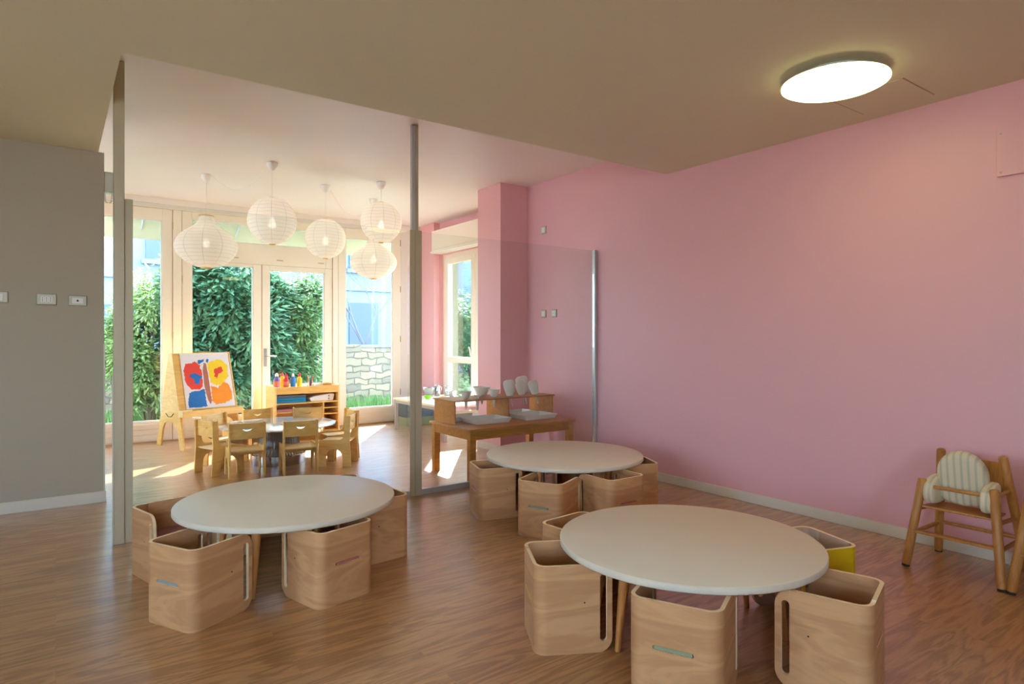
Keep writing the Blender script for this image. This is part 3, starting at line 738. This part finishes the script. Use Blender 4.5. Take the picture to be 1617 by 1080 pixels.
blob([(620, 200), (680, 175), (740, 160), (800, 180), (848, 235), (850, 330), (800, 400), (720, 420), (665, 390), (640, 290)], 3, .0008)
blob([(665, 420), (735, 440), (800, 385), (850, 410), (890, 490), (890, 560), (830, 585), (720, 605), (680, 560)], 4, .0012)
blob([(690, 260), (770, 230), (795, 280), (740, 310), (730, 350), (705, 330)], 1, .0016)
blob([(585, 190), (610, 200), (630, 290), (655, 430), (675, 560), (665, 595), (640, 560), (600, 430), (575, 260)], 5, .0018, .004)
po = pt.build('painting', ['sheet', 'paint_red', 'paint_blue', 'paint_yellow', 'paint_orange', 'paint_brown'], smooth=False)
po.location = ez.location; po.rotation_euler = ez.rotation_euler
tag(po, 'child painting of a red, blue, yellow and orange butterfly on the easel', 'painting')

# ---------------------------------------------------------------- maple shelf unit with art supplies
sx0, sx1, sy0, sy1, sz = 2.25, 3.09, 8.25, 8.70, .64
su = thing('shelf_unit', 'low maple shelf unit with art supplies before the glass doors', 'shelf', (sx0, sy0, 0))
W_, D_ = sx1-sx0, sy1-sy0
for x in (0, W_-.02): MB().box(x, x+.02, 0, D_, 0, sz).build('side_panel', 'maple_end', su, bevel=.003)
MB().box(.02, W_-.02, .02, D_-.012, sz-.045, sz-.03).build('top_board', 'maple_end', su)
MB().box(.02, W_-.02, .0, .018, sz-.10, sz-.005).build('front_rail', 'maple', su, bevel=.002)
MB().box(.02, W_-.02, D_-.012, D_, .03, sz+.0).build('back_panel', 'maple_end', su)
MB().box(.02, W_-.02, .012, D_-.012, .41, .425).build('shelf', 'maple', su)
MB().box(.02, W_-.02, .012, D_-.012, .03, .045).build('shelf', 'maple', su)
MB().box(W_-.22, W_-.205, .012, D_-.012, .045, .41).build('divider', 'maple', su)
for z in (.33, .25, .15): MB().box(W_-.205, W_-.02, .012, D_-.012, z, z+.012).build('cubby_shelf', 'maple', su)
MB().box(.02, W_-.22, .012, D_-.012, .30, .312).build('shelf', 'maple', su)
# trays on the shelf
for k in range(3):
    b = MB(); z = .426+k*.034
    x0, x1, y0, y1 = sx0+.03, sx0+.40, sy0+.03, sy0+.33
    b.box(x0, x1, y0, y1, z, z+.004); b.box(x0, x1, y0, y0+.005, z+.004, z+.032); b.box(x0, x1, y1-.005, y1, z+.004, z+.032); b.box(x0, x0+.005, y0, y1, z+.004, z+.032); b.box(x1-.005, x1, y0, y1, z+.004, z+.032)
    tag(b.build('plastic_tray', ['tealish'] if False else ('bluetray' if k < 2 else 'facade'), bevel=.002), ('teal blue plastic tray, lowest of the stack on the shelf', 'teal blue plastic tray, middle of the stack on the shelf', 'pale blue plastic tray on top of the shelf stack')[k], 'tray', 'trays stacked on the shelf')
cb = thing('craft_basket', 'white basket with two dark holes at the right of the blue trays', 'basket', (sx0+.62, sy0+.15, .426))
MB().prism([(-.15, 0), (.15, 0), (.17, .09), (.10, .095), (-.1, .07), (-.17, .05)], -.1, .1, 'y').build('basket_body', 'plastic', cb, bevel=.012, seg=3)
for z in (.03, .065): MB().rod((.09, -.104, z), (.09, -.098, z), .008, n_=12).build('basket_hole', 'dark', cb)
rt_ = MB().box(sx0+.03, sx0+.25, sy0+.03, sy0+.28, .3125, .345).build('book', 'seat_pink', bevel=.004)
tag(rt_, 'flat pink box below the blue trays in the shelf unit', 'box')
# bottles on top
bz = sz-.029
def bottle(x, y, h, r, body, cap, label, lab=None, nm='paint_bottle'):
    t = thing(nm, label, 'paint bottle', (x, y, bz), 0, 'paint bottles on the shelf unit')
    MB().lathe([(0, 0), (r*.9, 0), (r, .008), (r, h*.55), (r*.92, h*.64), (r*.5, h*.76), (r*.42, h*.8), (0, h*.8)], 24).build('bottle_body', body, t)
    MB().lathe([(0, h*.79), (r*.5, h*.79), (r*.5, h*.9), (r*.25, h), (0, h)], 18).build('cap', cap, t)
    if lab: MB().lathe([(r+.0012, h*.18), (r+.0012, h*.48)], 24).build('paper_label', lab, t)
bottle(sx0+.05, sy0+.11, .20, .042, 'purple', 'plastic', 'large violet paint bottle with a salmon label, left end of the shelf', 'label')
bottle(sx0+.145, sy0+.20, .20, .032, 'yellowplastic', 'redplastic', 'yellow paint bottle standing behind the red one')
bottle(sx0+.165, sy0+.10, .185, .035, 'redplastic', 'redplastic', 'red paint bottle between the violet and blue ones', 'label')
bottle(sx0+.25, sy0+.09, .19, .033, 'blueplastic', 'plastic', 'blue paint bottle between the red and yellow ones')
bottle(sx0+.335, sy0+.10, .19, .033, 'yellowplastic', 'redplastic', 'yellow paint bottle with red cap, rightmost of the row')
jr = thing('brush_jar', 'glass jar of paint brushes right of the paint bottles', 'jar', (sx0+.49, sy0+.13, bz))
MB().lathe([(0, 0), (.036, 0), (.04, .01), (.04, .08), (.037, .08), (.037, .004), (0, .004)], 24).build('jar_body', 'glass', jr)
for k, (c, dx, dy) in enumerate((('redplastic', .5, .1), ('maple', -.5, .2), ('dark', .1, -.3), ('label', .8, 0), ('blueplastic', -.2, .3), ('seat_pink', -.7, -.1))):
    MB().rod((dx*.01, dy*.01, .006), (dx*.055, dy*.04, .15+.008*k % .02), .005, .004, 8).build('brush', c, jr)
tag(MB().box(sx0+.40, sx0+.66, sy0+.2, sy0+.4, bz, bz+.03).build('paper_stack', 'sheet', bevel=.002), 'stack of white paper lying behind the brush jar', 'paper')
tag(MB().lathe([(0, 0), (.05, 0), (.06, .035), (.055, .035), (.045, .006), (0, .006)], 24).build('wooden_bowl', 'oak', loc=(sx0+.72, sy0+.14, bz)), 'small wooden bowl at the right end of the shelf unit', 'bowl')

# ---------------------------------------------------------------- wooden table with rack
wt = thing('activity_table', 'orange beech table with square legs behind the glass partition', 'table', (2.9, 4.66, 0))
TW, TD, WH = 1.25, .76, .47
tp = []
for cx_, cy_, a0 in ((.05, .05, 180), (TW-.05, .05, 270), (TW-.05, TD-.05, 0), (.05, TD-.05, 90)):
    for i in range(6): a = math.radians(a0+90*i/5); tp.append((cx_+.05*math.cos(a), cy_+.05*math.sin(a)))
MB().prism(tp, WH-.02, WH, 'z').build('tabletop', 'oak', wt, bevel=.003)
for x in (.03, TW-.09):
    for y in (.03, TD-.09): MB().box(x, x+.06, y, y+.06, 0, WH-.0205).build('leg', 'oak', wt, bevel=.004)
for a in ((.09, TW-.09, .035, .055), (.09, TW-.09, TD-.055, TD-.035)): MB().box(a[0], a[1], a[2], a[3], WH-.10, WH-.0205).build('apron', 'oak', wt)
for a in ((.035, .055), (TW-.055, TW-.035)): MB().box(a[0], a[1], .09, TD-.09, WH-.10, WH-.0205).build('apron', 'oak', wt)
rk = thing('utensil_rack', 'wooden rack with three uprights standing on the orange beech table', 'rack', (2.96, 5.01, WH+.0005))
for x in (0, .60, 1.15): MB().box(x, x+.014, 0, .38, 0, .205).build('upright', 'oak', rk, bevel=.002)
MB().box(-.012, 1.176, -.012, .392, .2055, .2175).build('rack_top', 'beech', rk, bevel=.003)
RT = WH+.0005+.2175
def funnel(x, y, r, h, stem, label, low=False):
    t = MB().lathe([(.006, -stem), (.009, -stem), (.014, -.0), (r*.55, .012), (r*.9, h-.008), (r, h), (r+.006, h), (r+.006, h-.004), (r*.95, h-.010), (r*.6, .006), (.017, -.006), (.0115, -stem+.02), (.006, -stem)], 32).build('funnel', 'plastic', loc=(x, y, RT+.007))
    tag(t, label, 'funnel', 'funnels in the rack')
funnel(3.15, 5.12, .05, .065, .10, 'small white funnel at the left end of the rack')
funnel(3.27, 5.11, .035, .022, .12, 'flat pale funnel low in the rack between two taller ones')
funnel(3.45, 5.31, .085, .085, .09, 'large white funnel at the back of the rack')
funnel(3.47, 5.12, .055, .07, .10, 'medium white funnel before the largest one')
def scoop(x, y, s, label, tilt):
    # a scoop standing with its handle pushed through the rack top
    vs_, fs = [], []
    nu, nv = 12, 14
    for j in range(nv+1):
        z = j/nv; wd = .058*(math.sin(PI*min(1, (z+.34)/1.2)*.5)**.6)*(1 if z < .8 else math.sqrt(max(0.02, 1-((z-.8)/.2)**2*.85)))
        for i in range(nu+1):
            a = PI*(i/nu); vs_.append((wd*math.cos(a), -.034*math.sin(a)*(1-.5*z)+.0, .16*z))
    for j in range(nv):
        for i in range(nu): fs.append((j*(nu+1)+i, j*(nu+1)+i+1, (j+1)*(nu+1)+i+1, (j+1)*(nu+1)+i))
    b = MB(); b.add(vs_, fs)
    t = thing('scoop', label, 'scoop', (x, y, RT+.002), 0, 'scoops in the rack'); t.rotation_euler = (0, tilt, -.6); t.scale = (s, s, s)
    b.build('scoop_bowl', 'shell_white', t, weld=True, solid=.003)
    MB().rod((0, -.012, -.11), (0, -.012, .02), .008, .011, 12).build('handle', 'shell_white', t)
scoop(3.68, 5.14, 1.0, 'white scoop standing leftmost of four in the rack', -.12)
scoop(3.99, 5.32, 1.12, 'white scoop standing tallest at the back of the rack', -.22)
scoop(3.82, 5.13, .85, 'short white scoop standing in front of the tallest one', -.2)
scoop(3.98, 5.12, .9, 'white scoop standing rightmost in the rack', -.25)
def tray(x0, x1, y0, y1, label):
    t = MB(); h = .045; e = .02; w_ = .004; z = WH+.001
    o_ = [(x0+e, y0+e, z), (x1-e, y0+e, z), (x1-e, y1-e, z), (x0+e, y1-e, z)]; u_ = [(x0, y0, z+h), (x1, y0, z+h), (x1, y1, z+h), (x0, y1, z+h)]
    i_ = [(x0+.008, y0+.008, z+h), (x1-.008, y0+.008, z+h), (x1-.008, y1-.008, z+h), (x0+.008, y1-.008, z+h)]; b_ = [(x0+e+.004, y0+e+.004, z+w_), (x1-e-.004, y0+e+.004, z+w_), (x1-e-.004, y1-e-.004, z+w_), (x0+e+.004, y1-e-.004, z+w_)]
    fs = [(0, 3, 2, 1), (12, 13, 14, 15)]
    for k in range(4):
        j = (k+1) % 4; fs += [(k, j, 4+j, 4+k), (4+k, 4+j, 8+j, 8+k), (8+k, 8+j, 12+j, 12+k)]
    t.add(o_+u_+i_+b_, fs)
    tag(t.build('serving_tray', 'plastic', bevel=.0015), label, 'tray', 'white trays on the beech table')
tray(3.10, 3.50, 4.86, 5.15, 'white plastic tray at the front left of the rack')
tray(3.05, 3.40, 5.17, 5.40, 'white plastic tray behind the front left one')
tray(3.66, 4.04, 4.84, 5.13, 'white plastic tray at the front right of the rack')
tray(3.66, 4.02, 5.16, 5.40, 'white plastic tray behind the front right one')

# ---------------------------------------------------------------- white bench table with bowls in the alcove
bt = thing('side_table', 'low white topped table on grey steel legs in the alcove', 'table', (3.78, 6.66, 0))
MB().box(0, .84, 0, 1.42, .412, .437).build('tabletop', 'laminate', bt, bevel=.003)
for x in (.02, .78):
    for y in (.02, 1.36): MB().box(x, x+.04, y, y+.04, 0, .4115).build('leg', 'galv', bt, bevel=.002)
MB().box(.02, .82, .02, .035, .37, .4115).box(.02, .035, .06, 1.36, .37, .4115).box(.805, .82, .06, 1.36, .37, .4115).box(.02, .82, 1.385, 1.40, .37, .4115).build('apron', 'galv', bt)
def bowl(x, y, r, h, m, name, label, cat):
    tag(MB().lathe([(0, 0), (r*.45, 0), (r*.5, .004), (r*.82, h*.45), (r, h), (r-.003, h), (r*.79, h*.46), (r*.45, .008), (0, .006)], 32).build(name, m, loc=(x, y, .438)), label, cat)
bowl(4.26, 7.92, .085, .125, 'steel', 'steel_bowl', 'deep steel mixing bowl at the left on the alcove table', 'bowl')
bowl(4.07, 7.60, .05, .05, 'greenplastic', 'green_bowl', 'small green bowl before the deep steel bowl', 'bowl')
bowl(4.46, 7.62, .06, .085, 'steel', 'steel_bowl', 'round steel bowl right of the steel jugs', 'bowl')
bowl(4.40, 7.34, .055, .07, 'glass', 'glass_bowl', 'clear glass bowl at the right on the alcove table', 'bowl')
bowl(4.24, 7.50, .05, .03, 'yellowplastic', 'yellow_dish', 'small yellow dish before the steel jugs', 'dish')
for k, (x, y, h) in enumerate(((4.40, 7.93, .15), (4.52, 7.86, .14))):
    t = thing('steel_jug', ('taller steel jug beside the deep steel bowl', 'shorter steel jug right of the taller one')[k], 'jug', (x, y, .438))
    MB().lathe([(0, 0), (.036, 0), (.04, .01), (.038, h*.6), (.032, h*.8), (.038, h), (.035, h), (.029, h*.8), (.034, .01), (0, .008)], 24).build('jug_body', 'steel', t)
    MB().tube([(.034, 0, h*.85), (.065, 0, h*.8), (.07, 0, h*.5), (.038, 0, h*.3)], .004).build('handle', 'steel', t)
def crate(x0, x1, y0, y1, z0, z1, m, name, label):
    b = MB(); t_ = .008
    b.box(x0, x1, y0, y1, z0, z0+t_); b.box(x0, x1, y0, y0+t_, z0+t_, z1); b.box(x0, x1, y1-t_, y1, z0+t_, z1); b.box(x0, x0+t_, y0+t_, y1-t_, z0+t_, z1); b.box(x1-t_, x1, y0+t_, y1-t_, z0+t_, z1)
    tag(b.build(name, m, bevel=.003), label, 'crate')
crate(4.05, 4.5, 8.20, 8.60, 0, .12, 'seat_sage', 'storage_crate', 'dull green plastic crate on the floor in the window corner')
crate(4.06, 4.49, 8.21, 8.59, .121, .36, 'darkbin', 'storage_crate', 'slate grey crate standing on the green one')

# ---------------------------------------------------------------- high chairs
def make_high_chair():
    t = thing('high_chair', None, 'high chair')
    # local frame: x along the wall (+x = +Y world reversed), front is -y
    # left/right = +-, positions measured about the chair centre
    F = {-1: ((-.222, -.205, 0), (-.165, -.128, .49)), 1: ((.222, -.205, 0), (.165, -.128, .49))}
    Bk = {-1: ((-.215, .215, 0), (-.145, .062, .635)), 1: ((.215, .215, 0), (.145, .062, .635))}
    def at(p, q, z): p, q = Vector(p), Vector(q); return p+(q-p)*((z-p.z)/(q.z-p.z))
    for s_ in (-1, 1):
        for nm, (p, q) in (('leg', F[s_]), ('rear_leg', Bk[s_])):
            p, q = Vector(p), Vector(q); d = (q-p).normalized()
            l_ = MB().tube([p+d*.012, p+d*.03, p.lerp(q, .5), q-d*.012, q-d*.004, q], [.020, .022, .0225, .0225, .019, .010], 20).build('leg', 'beech', t)
            MB().rod(p, p+d*.012, .0195, .020, 16).build('rubber_foot', 'dark', l_)
    a, b = at(*F[-1], .45), at(*F[1], .45); MB().rod(a, b, .010).build('front_bar', 'beech', t)
    for s_ in (-1, 1):
        MB().rod(at(*F[s_], .45), at(*Bk[s_], .45), .010).build('arm_rail', 'beech', t)
        MB().rod(at(*F[s_], .185), at(*Bk[s_], .185), .011).build('side_stretcher', 'beech', t)
        MB().rod(at(*F[s_], .318), at(*Bk[s_], .300), .011).build('seat_rail', 'beech', t)
    a, b = at(*F[-1], .20), at(*F[1], .20)
    MB().box(a.x+.012, b.x-.012, a.y-.022, a.y+.022, .192, .206).build('footrest', 'beech', t, bevel=.004)
    MB().rod(at(*Bk[-1], .19), at(*Bk[1], .19), .010).build('rear_stretcher', 'beech', t)
    a = at(*F[-1], .33)
    MB().prism([(-.175, -.15), (.175, -.15), (.150, .10), (-.150, .10)], 0, .012, 'z', T=Matrix.Translation((0, -.005, .322)) @ Matrix.Rotation(-.06, 4, 'X')).build('seat', 'beech', t, bevel=.004)
    # curved ply backrest between the rear posts
    p = at(*Bk[-1], .60); q = at(*Bk[-1], .42)
    cols = [-.145+.29*i/10 for i in range(11)]
    def fn(s_, z):
        u = s_/.145; return (s_*(1-(z-.42)*.05), .105-(z-.42)*.22+.02*(1-u*u)-.008, z)
    MB().sheet(cols, lambda s_: .44, lambda s_: .60, [], fn).build('backrest', 'beech', t, weld=True, solid=.010, bevel=.003)
    return t
hc = make_high_chair()
hc.location = (4.052, 1.365, 0); hc.rotation_euler = (0, 0, -PI/2)
tag(hc, 'wooden high chair with a striped cushion against the pink wall', 'high chair', 'high chairs by the pink wall')
hc2 = copy_tree(hc); hc2.location = (4.052, .885, 0)
tag(hc2, 'wooden high chair without cushion cut by the right edge of the photo', 'high chair', 'high chairs by the pink wall')
# cushion
cu = thing('seat_cushion', 'grey and cream striped cushion with side wings in the high chair', 'cushion', (4.052, 1.365, 0), -PI/2)
def pillow(outline, y0, y1, puff=.03, T=None, name='pad'):
    # outline in (x,z), soft bulging slab
    n_ = len(outline); cx_ = sum(p[0] for p in outline)/n_; cz_ = sum(p[1] for p in outline)/n_
    b = MB(); rings = [(1.0, 0), (.985, .5), (.92, .85), (.75, 1.0), (.35, 1.0)]
    vs_ = []; ym = (y0+y1)/2; hh_ = (y1-y0)/2
    order = [(k, d, -1) for k, d in reversed(rings)][:-1]+[(1.0, 0, 0)]+[(k, d, 1) for k, d in rings[1:]]
    for k, d, sg in order:
        for p in outline: 
            v_ = Vector((cx_+(p[0]-cx_)*k, ym+sg*hh_*d, cz_+(p[1]-cz_)*k)); vs_.append(T @ v_ if T else v_)
    fs = []
    for j in range(len(order)-1):
        for i in range(n_): fs.append((j*n_+i, j*n_+(i+1) % n_, (j+1)*n_+(i+1) % n_, (j+1)*n_+i))
    fs += [tuple(range(n_-1, -1, -1)), tuple(range((len(order)-1)*n_, len(order)*n_))]
    b.add(vs_, fs)
    return b
ol = [(-.115, .355), (.115, .355), (.118, .42)]
for i in range(13): a = PI*i/12; ol.append((.122*math.cos(a), .53+.135*math.sin(a)))
ol += [(-.118, .42)]
pillow(ol, -.03, .05, T=Matrix.Translation((0, .03, .0)) @ Matrix.Rotation(.17, 4, 'X')).build('back_pad', 'stripe', cu, sub=1)
for sx in (-1, 1):
    wl_ = [(-.13, .352), (-.04, .348), (.05, .352), (.062, .43), (.05, .50), (.0, .51), (-.07, .50), (-.135, .475), (-.15, .41)]
    T = Matrix.Translation((sx*.128, -.02, 0)) @ Matrix.Rotation(PI/2, 4, 'Z') @ Matrix.Rotation(sx*.05, 4, 'Z')
    pillow([(p[0], p[1]) for p in wl_], -.03, .03, T=T).build('wing_pad', 'stripe', cu, sub=1)

# ---------------------------------------------------------------- outdoors
gr = MB().box(-14, 20, 10.9, 40, -.14, -.06); struct(gr.build('ground', plain('dry lawn', (104, 116, 70), .9, noise=.3, scale=3)))
struct(MB().box(-14, 5.10, 8.96, 10.9, -.14, -.06).build('bounce_ground', plain('pale terrace paving', (168, 178, 194), .9, noise=.05, scale=3)))  # unseen pale ground, added to bounce sunlight up into the far room
struct(MB().box(-30, 20, -30, -3.13, -.14, -.06).box(-30, -3.73, -3.13, 8.95, -.14, -.06).build('bounce_yard', plain('pale forecourt', (170, 168, 160), .9, noise=.05, scale=3)))  # unseen pale ground added behind and left to bounce daylight indoors
gw = MB().box(5.07, 20, -3.12, 10.89, -.14, -.06); struct(gw.build('ground_side', plain('side lawn', (120, 126, 100), .9, noise=.1, scale=3)))
sw = thing('stone_wall', 'low pale rubble stone wall across the garden', 'wall', (0, 12.2, -.06))
MB().box(-8, 4.55, 0, .35, 0, 1.06).build('wall_run', 'stone', sw, bevel=.02)
MB().box(4.55, 5.0, -.06, .40, 0, 1.18).build('pier', 'stone', sw, bevel=.02)
MB().box(5.0, 6.4, 0, .35, 0, 1.12).build('wall_run', 'stone', sw, bevel=.02)
MB().box(5.0, 6.4, -.02, .37, 1.12, 1.17).build('coping', 'facade', sw)
def blades(name, x0, x1, y0, y1, n_, label):
    b = MB()
    for _ in range(n_):
        x, y = random.uniform(x0, x1), random.uniform(y0, y1); h = random.uniform(.08, .26); a = random.uniform(0, 2*PI); l_ = random.uniform(.02, .1)
        dx, dy = math.cos(a), math.sin(a); w_ = .007
        b.add([(x-dy*w_, y+dx*w_, -.06), (x+dy*w_, y-dx*w_, -.06), (x+dx*l_*.4+dy*w_*.7, y+dy*l_*.4-dx*w_*.7, -.06+h*.6), (x+dx*l_*.4-dy*w_*.7, y+dy*l_*.4+dx*w_*.7, -.06+h*.6), (x+dx*l_, y+dy*l_, -.06+h)], [(0, 1, 2, 3), (3, 2, 4)])
    tag(b.build(name, 'grass', smooth=False), label, 'grass', kind='stuff')
blades('grass', -1.5, 7.5, 11.0, 12.05, 5200, 'tufts of green grass along the foot of the stone wall')
def shrub(name, x, y, rx, ry, h, n_, leaf, label, z0=.2, size=.1, trunk=True):
    t = thing(name, label, 'shrub', (x, y, -.06)); b = MB(); br_ = MB()
    lobes = [(0, 0, h*.55, 1.0)]
    for _ in range(22):
        a = random.uniform(0, 2*PI); lobes.append((rx*.66*math.cos(a), ry*.55*math.sin(a), random.uniform(.15, .88)*h, random.uniform(.3, .5)))
    for k in range(n_):
        lx, ly, lz, ls = random.choice(lobes)
        u = Vector((random.gauss(0, 1), random.gauss(0, 1), random.gauss(0, 1))).normalized()
        rr = random.uniform(.4, 1.04)
        p = Vector((lx+u.x*rx*ls*rr, ly+u.y*ry*ls*rr, max(z0*random.uniform(.4, 1.6), lz+u.z*h*.45*ls*rr)))
        if p.z > h*1.05: continue
        # drooping leaf pointing outwards
        d = (Vector((u.x, u.y, u.z*.5-.35))+Vector((random.gauss(0, .45), random.gauss(0, .45), random.gauss(0, .35)))).normalized()
        sd_ = d.cross(Vector((0, 0, 1))); 
        if sd_.length < .05: continue
        sd_.normalize(); nn = sd_.cross(d); L = size*random.uniform(.6, 1.3); wd = L*.2
        sd_ = (sd_+nn*random.uniform(-.7, .7)).normalized()
        b.add([p, p+d*L*.4+sd_*wd-nn*L*.03, p+d*L, p+d*L*.4-sd_*wd-nn*L*.03, p+d*L*.45+nn*L*.04], [(0, 1, 4), (1, 2, 4), (2, 3, 4), (3, 0, 4)])
    b.build('foliage', leaf, t, smooth=False)
    for k in range(9):
        a = random.uniform(0, 2*PI); q = Vector((rx*.75*math.cos(a), ry*.75*math.sin(a), h*random.uniform(.6, .95)))
        br_.tube([(0+.05*math.cos(a), .05*math.sin(a), 0), (q.x*.3, q.y*.3, q.z*.45), (q.x*.7, q.y*.7, q.z*.8), q], [.022, .015, .008, .003], 6)
    br_.build('branches', 'stem', t)
    return t
shrub('garden_shrub', 1.15, 11.1, .6, .5, 2.3, 13000, 'leaf_light', 'light green shrub seen through the left window', size=.10)
shrub('garden_shrub', 2.32, 10.9, 1.0, .7, 2.85, 26000, 'leaf_dark', 'dense dark green shrub filling the view behind the left door leaf', size=.15)
shrub('garden_shrub', 3.25, 11.1, .72, .6, 2.55, 15000, 'leaf_mid', 'dark to lime green shrub behind the right door leaf', size=.12)
shrub('hedge_plant', 7.6, 12.0, 1.1, 1.0, 2.5, 12000, 'leaf_mid', 'green hedge plant seen through the side window of the alcove', size=.1)
# bare tree
bt_ = MB()
def branch(p, d, L, r, k):
    q = p+d*L; bt_.tube([p, p.lerp(q, .5)+Vector((random.uniform(-.03, .03), 0, 0)), q], [r, r*.8, r*.6], 6)
    if k == 0: return
    for _ in range(3):
        branch(q, (d+Vector((random.uniform(-.7, .7), random.uniform(-.5, .5), random.uniform(-.1, .4)))).normalized(), L*.72, r*.55, k-1)
branch(Vector((0, 0, 0)), Vector((0, 0, 1)), 1.1, .05, 4)
o = bt_.build('bare_tree', plain('grey bark', (84, 84, 94), .9)); o.location = (5.6, 13.4, -.06); tag(o, 'small leafless tree behind the stone wall', 'tree')
# houses across the street
def house(x0, x1, y0, h, m, label, wins):
    t = thing('house', label, 'house', (x0, y0, -.1))
    MB().box(0, x1-x0, 0, 5, 0, h).build('facade', m, t)
    for (a, b, c, d) in wins:
        f = MB().box(a, b, -.06, 0, c, d).build('window', 'shutter', t)
        MB().box(a-.1, b+.1, -.16, 0, c-.12, c).build('sill', 'facade', f)
    for z in (2.9, 5.8): 
        if z < h: MB().box(-.05, x1-x0+.05, -.08, 0, z, z+.18).build('cornice', 'facade', t)
house(-1.0, 5.2, 19, 9, 'facade', 'pale blue house behind the shrubs beyond the stone wall', ((2.9, 4.4, 3.4, 5.2), (.9, 2.2, .6, 2.2), (4.9, 5.8, .6, 2.4)))
house(-7.0, -1.2, 19.5, 8.5, 'facade_pink', 'pinkish house at the far left beyond the garden', ((4.2, 5.2, 3.2, 5.0),))
house(7.0, 15.0, 20, 9, 'facade', 'pale blue house seen through the right window', ((.8, 1.8, .9, 2.5), (3.0, 4.2, .9, 2.5), (.8, 1.8, 3.6, 5.2), (3.0, 4.2, 3.6, 5.2)))
# awning above the doors
aw = thing('awning', 'cream cloth awning above the glass doors outside', 'awning', (0, 8.96, 2.95))
MB().add([(-.8, 0, .0), (4.9, 0, .0), (4.9, .55, -.26), (-.8, .55, -.26), (4.9, .56, -.40), (-.8, .56, -.40)], [(0, 1, 2, 3), (3, 2, 4, 5)]).build('awning_cloth', 'awning', aw, solid=.003)
for x in (-.6, .9, 2.05, 3.2, 4.7): MB().rod((x, 0, -.02), (x, .54, -.272), .009, n_=8).build('awning_bar', 'galv', aw)
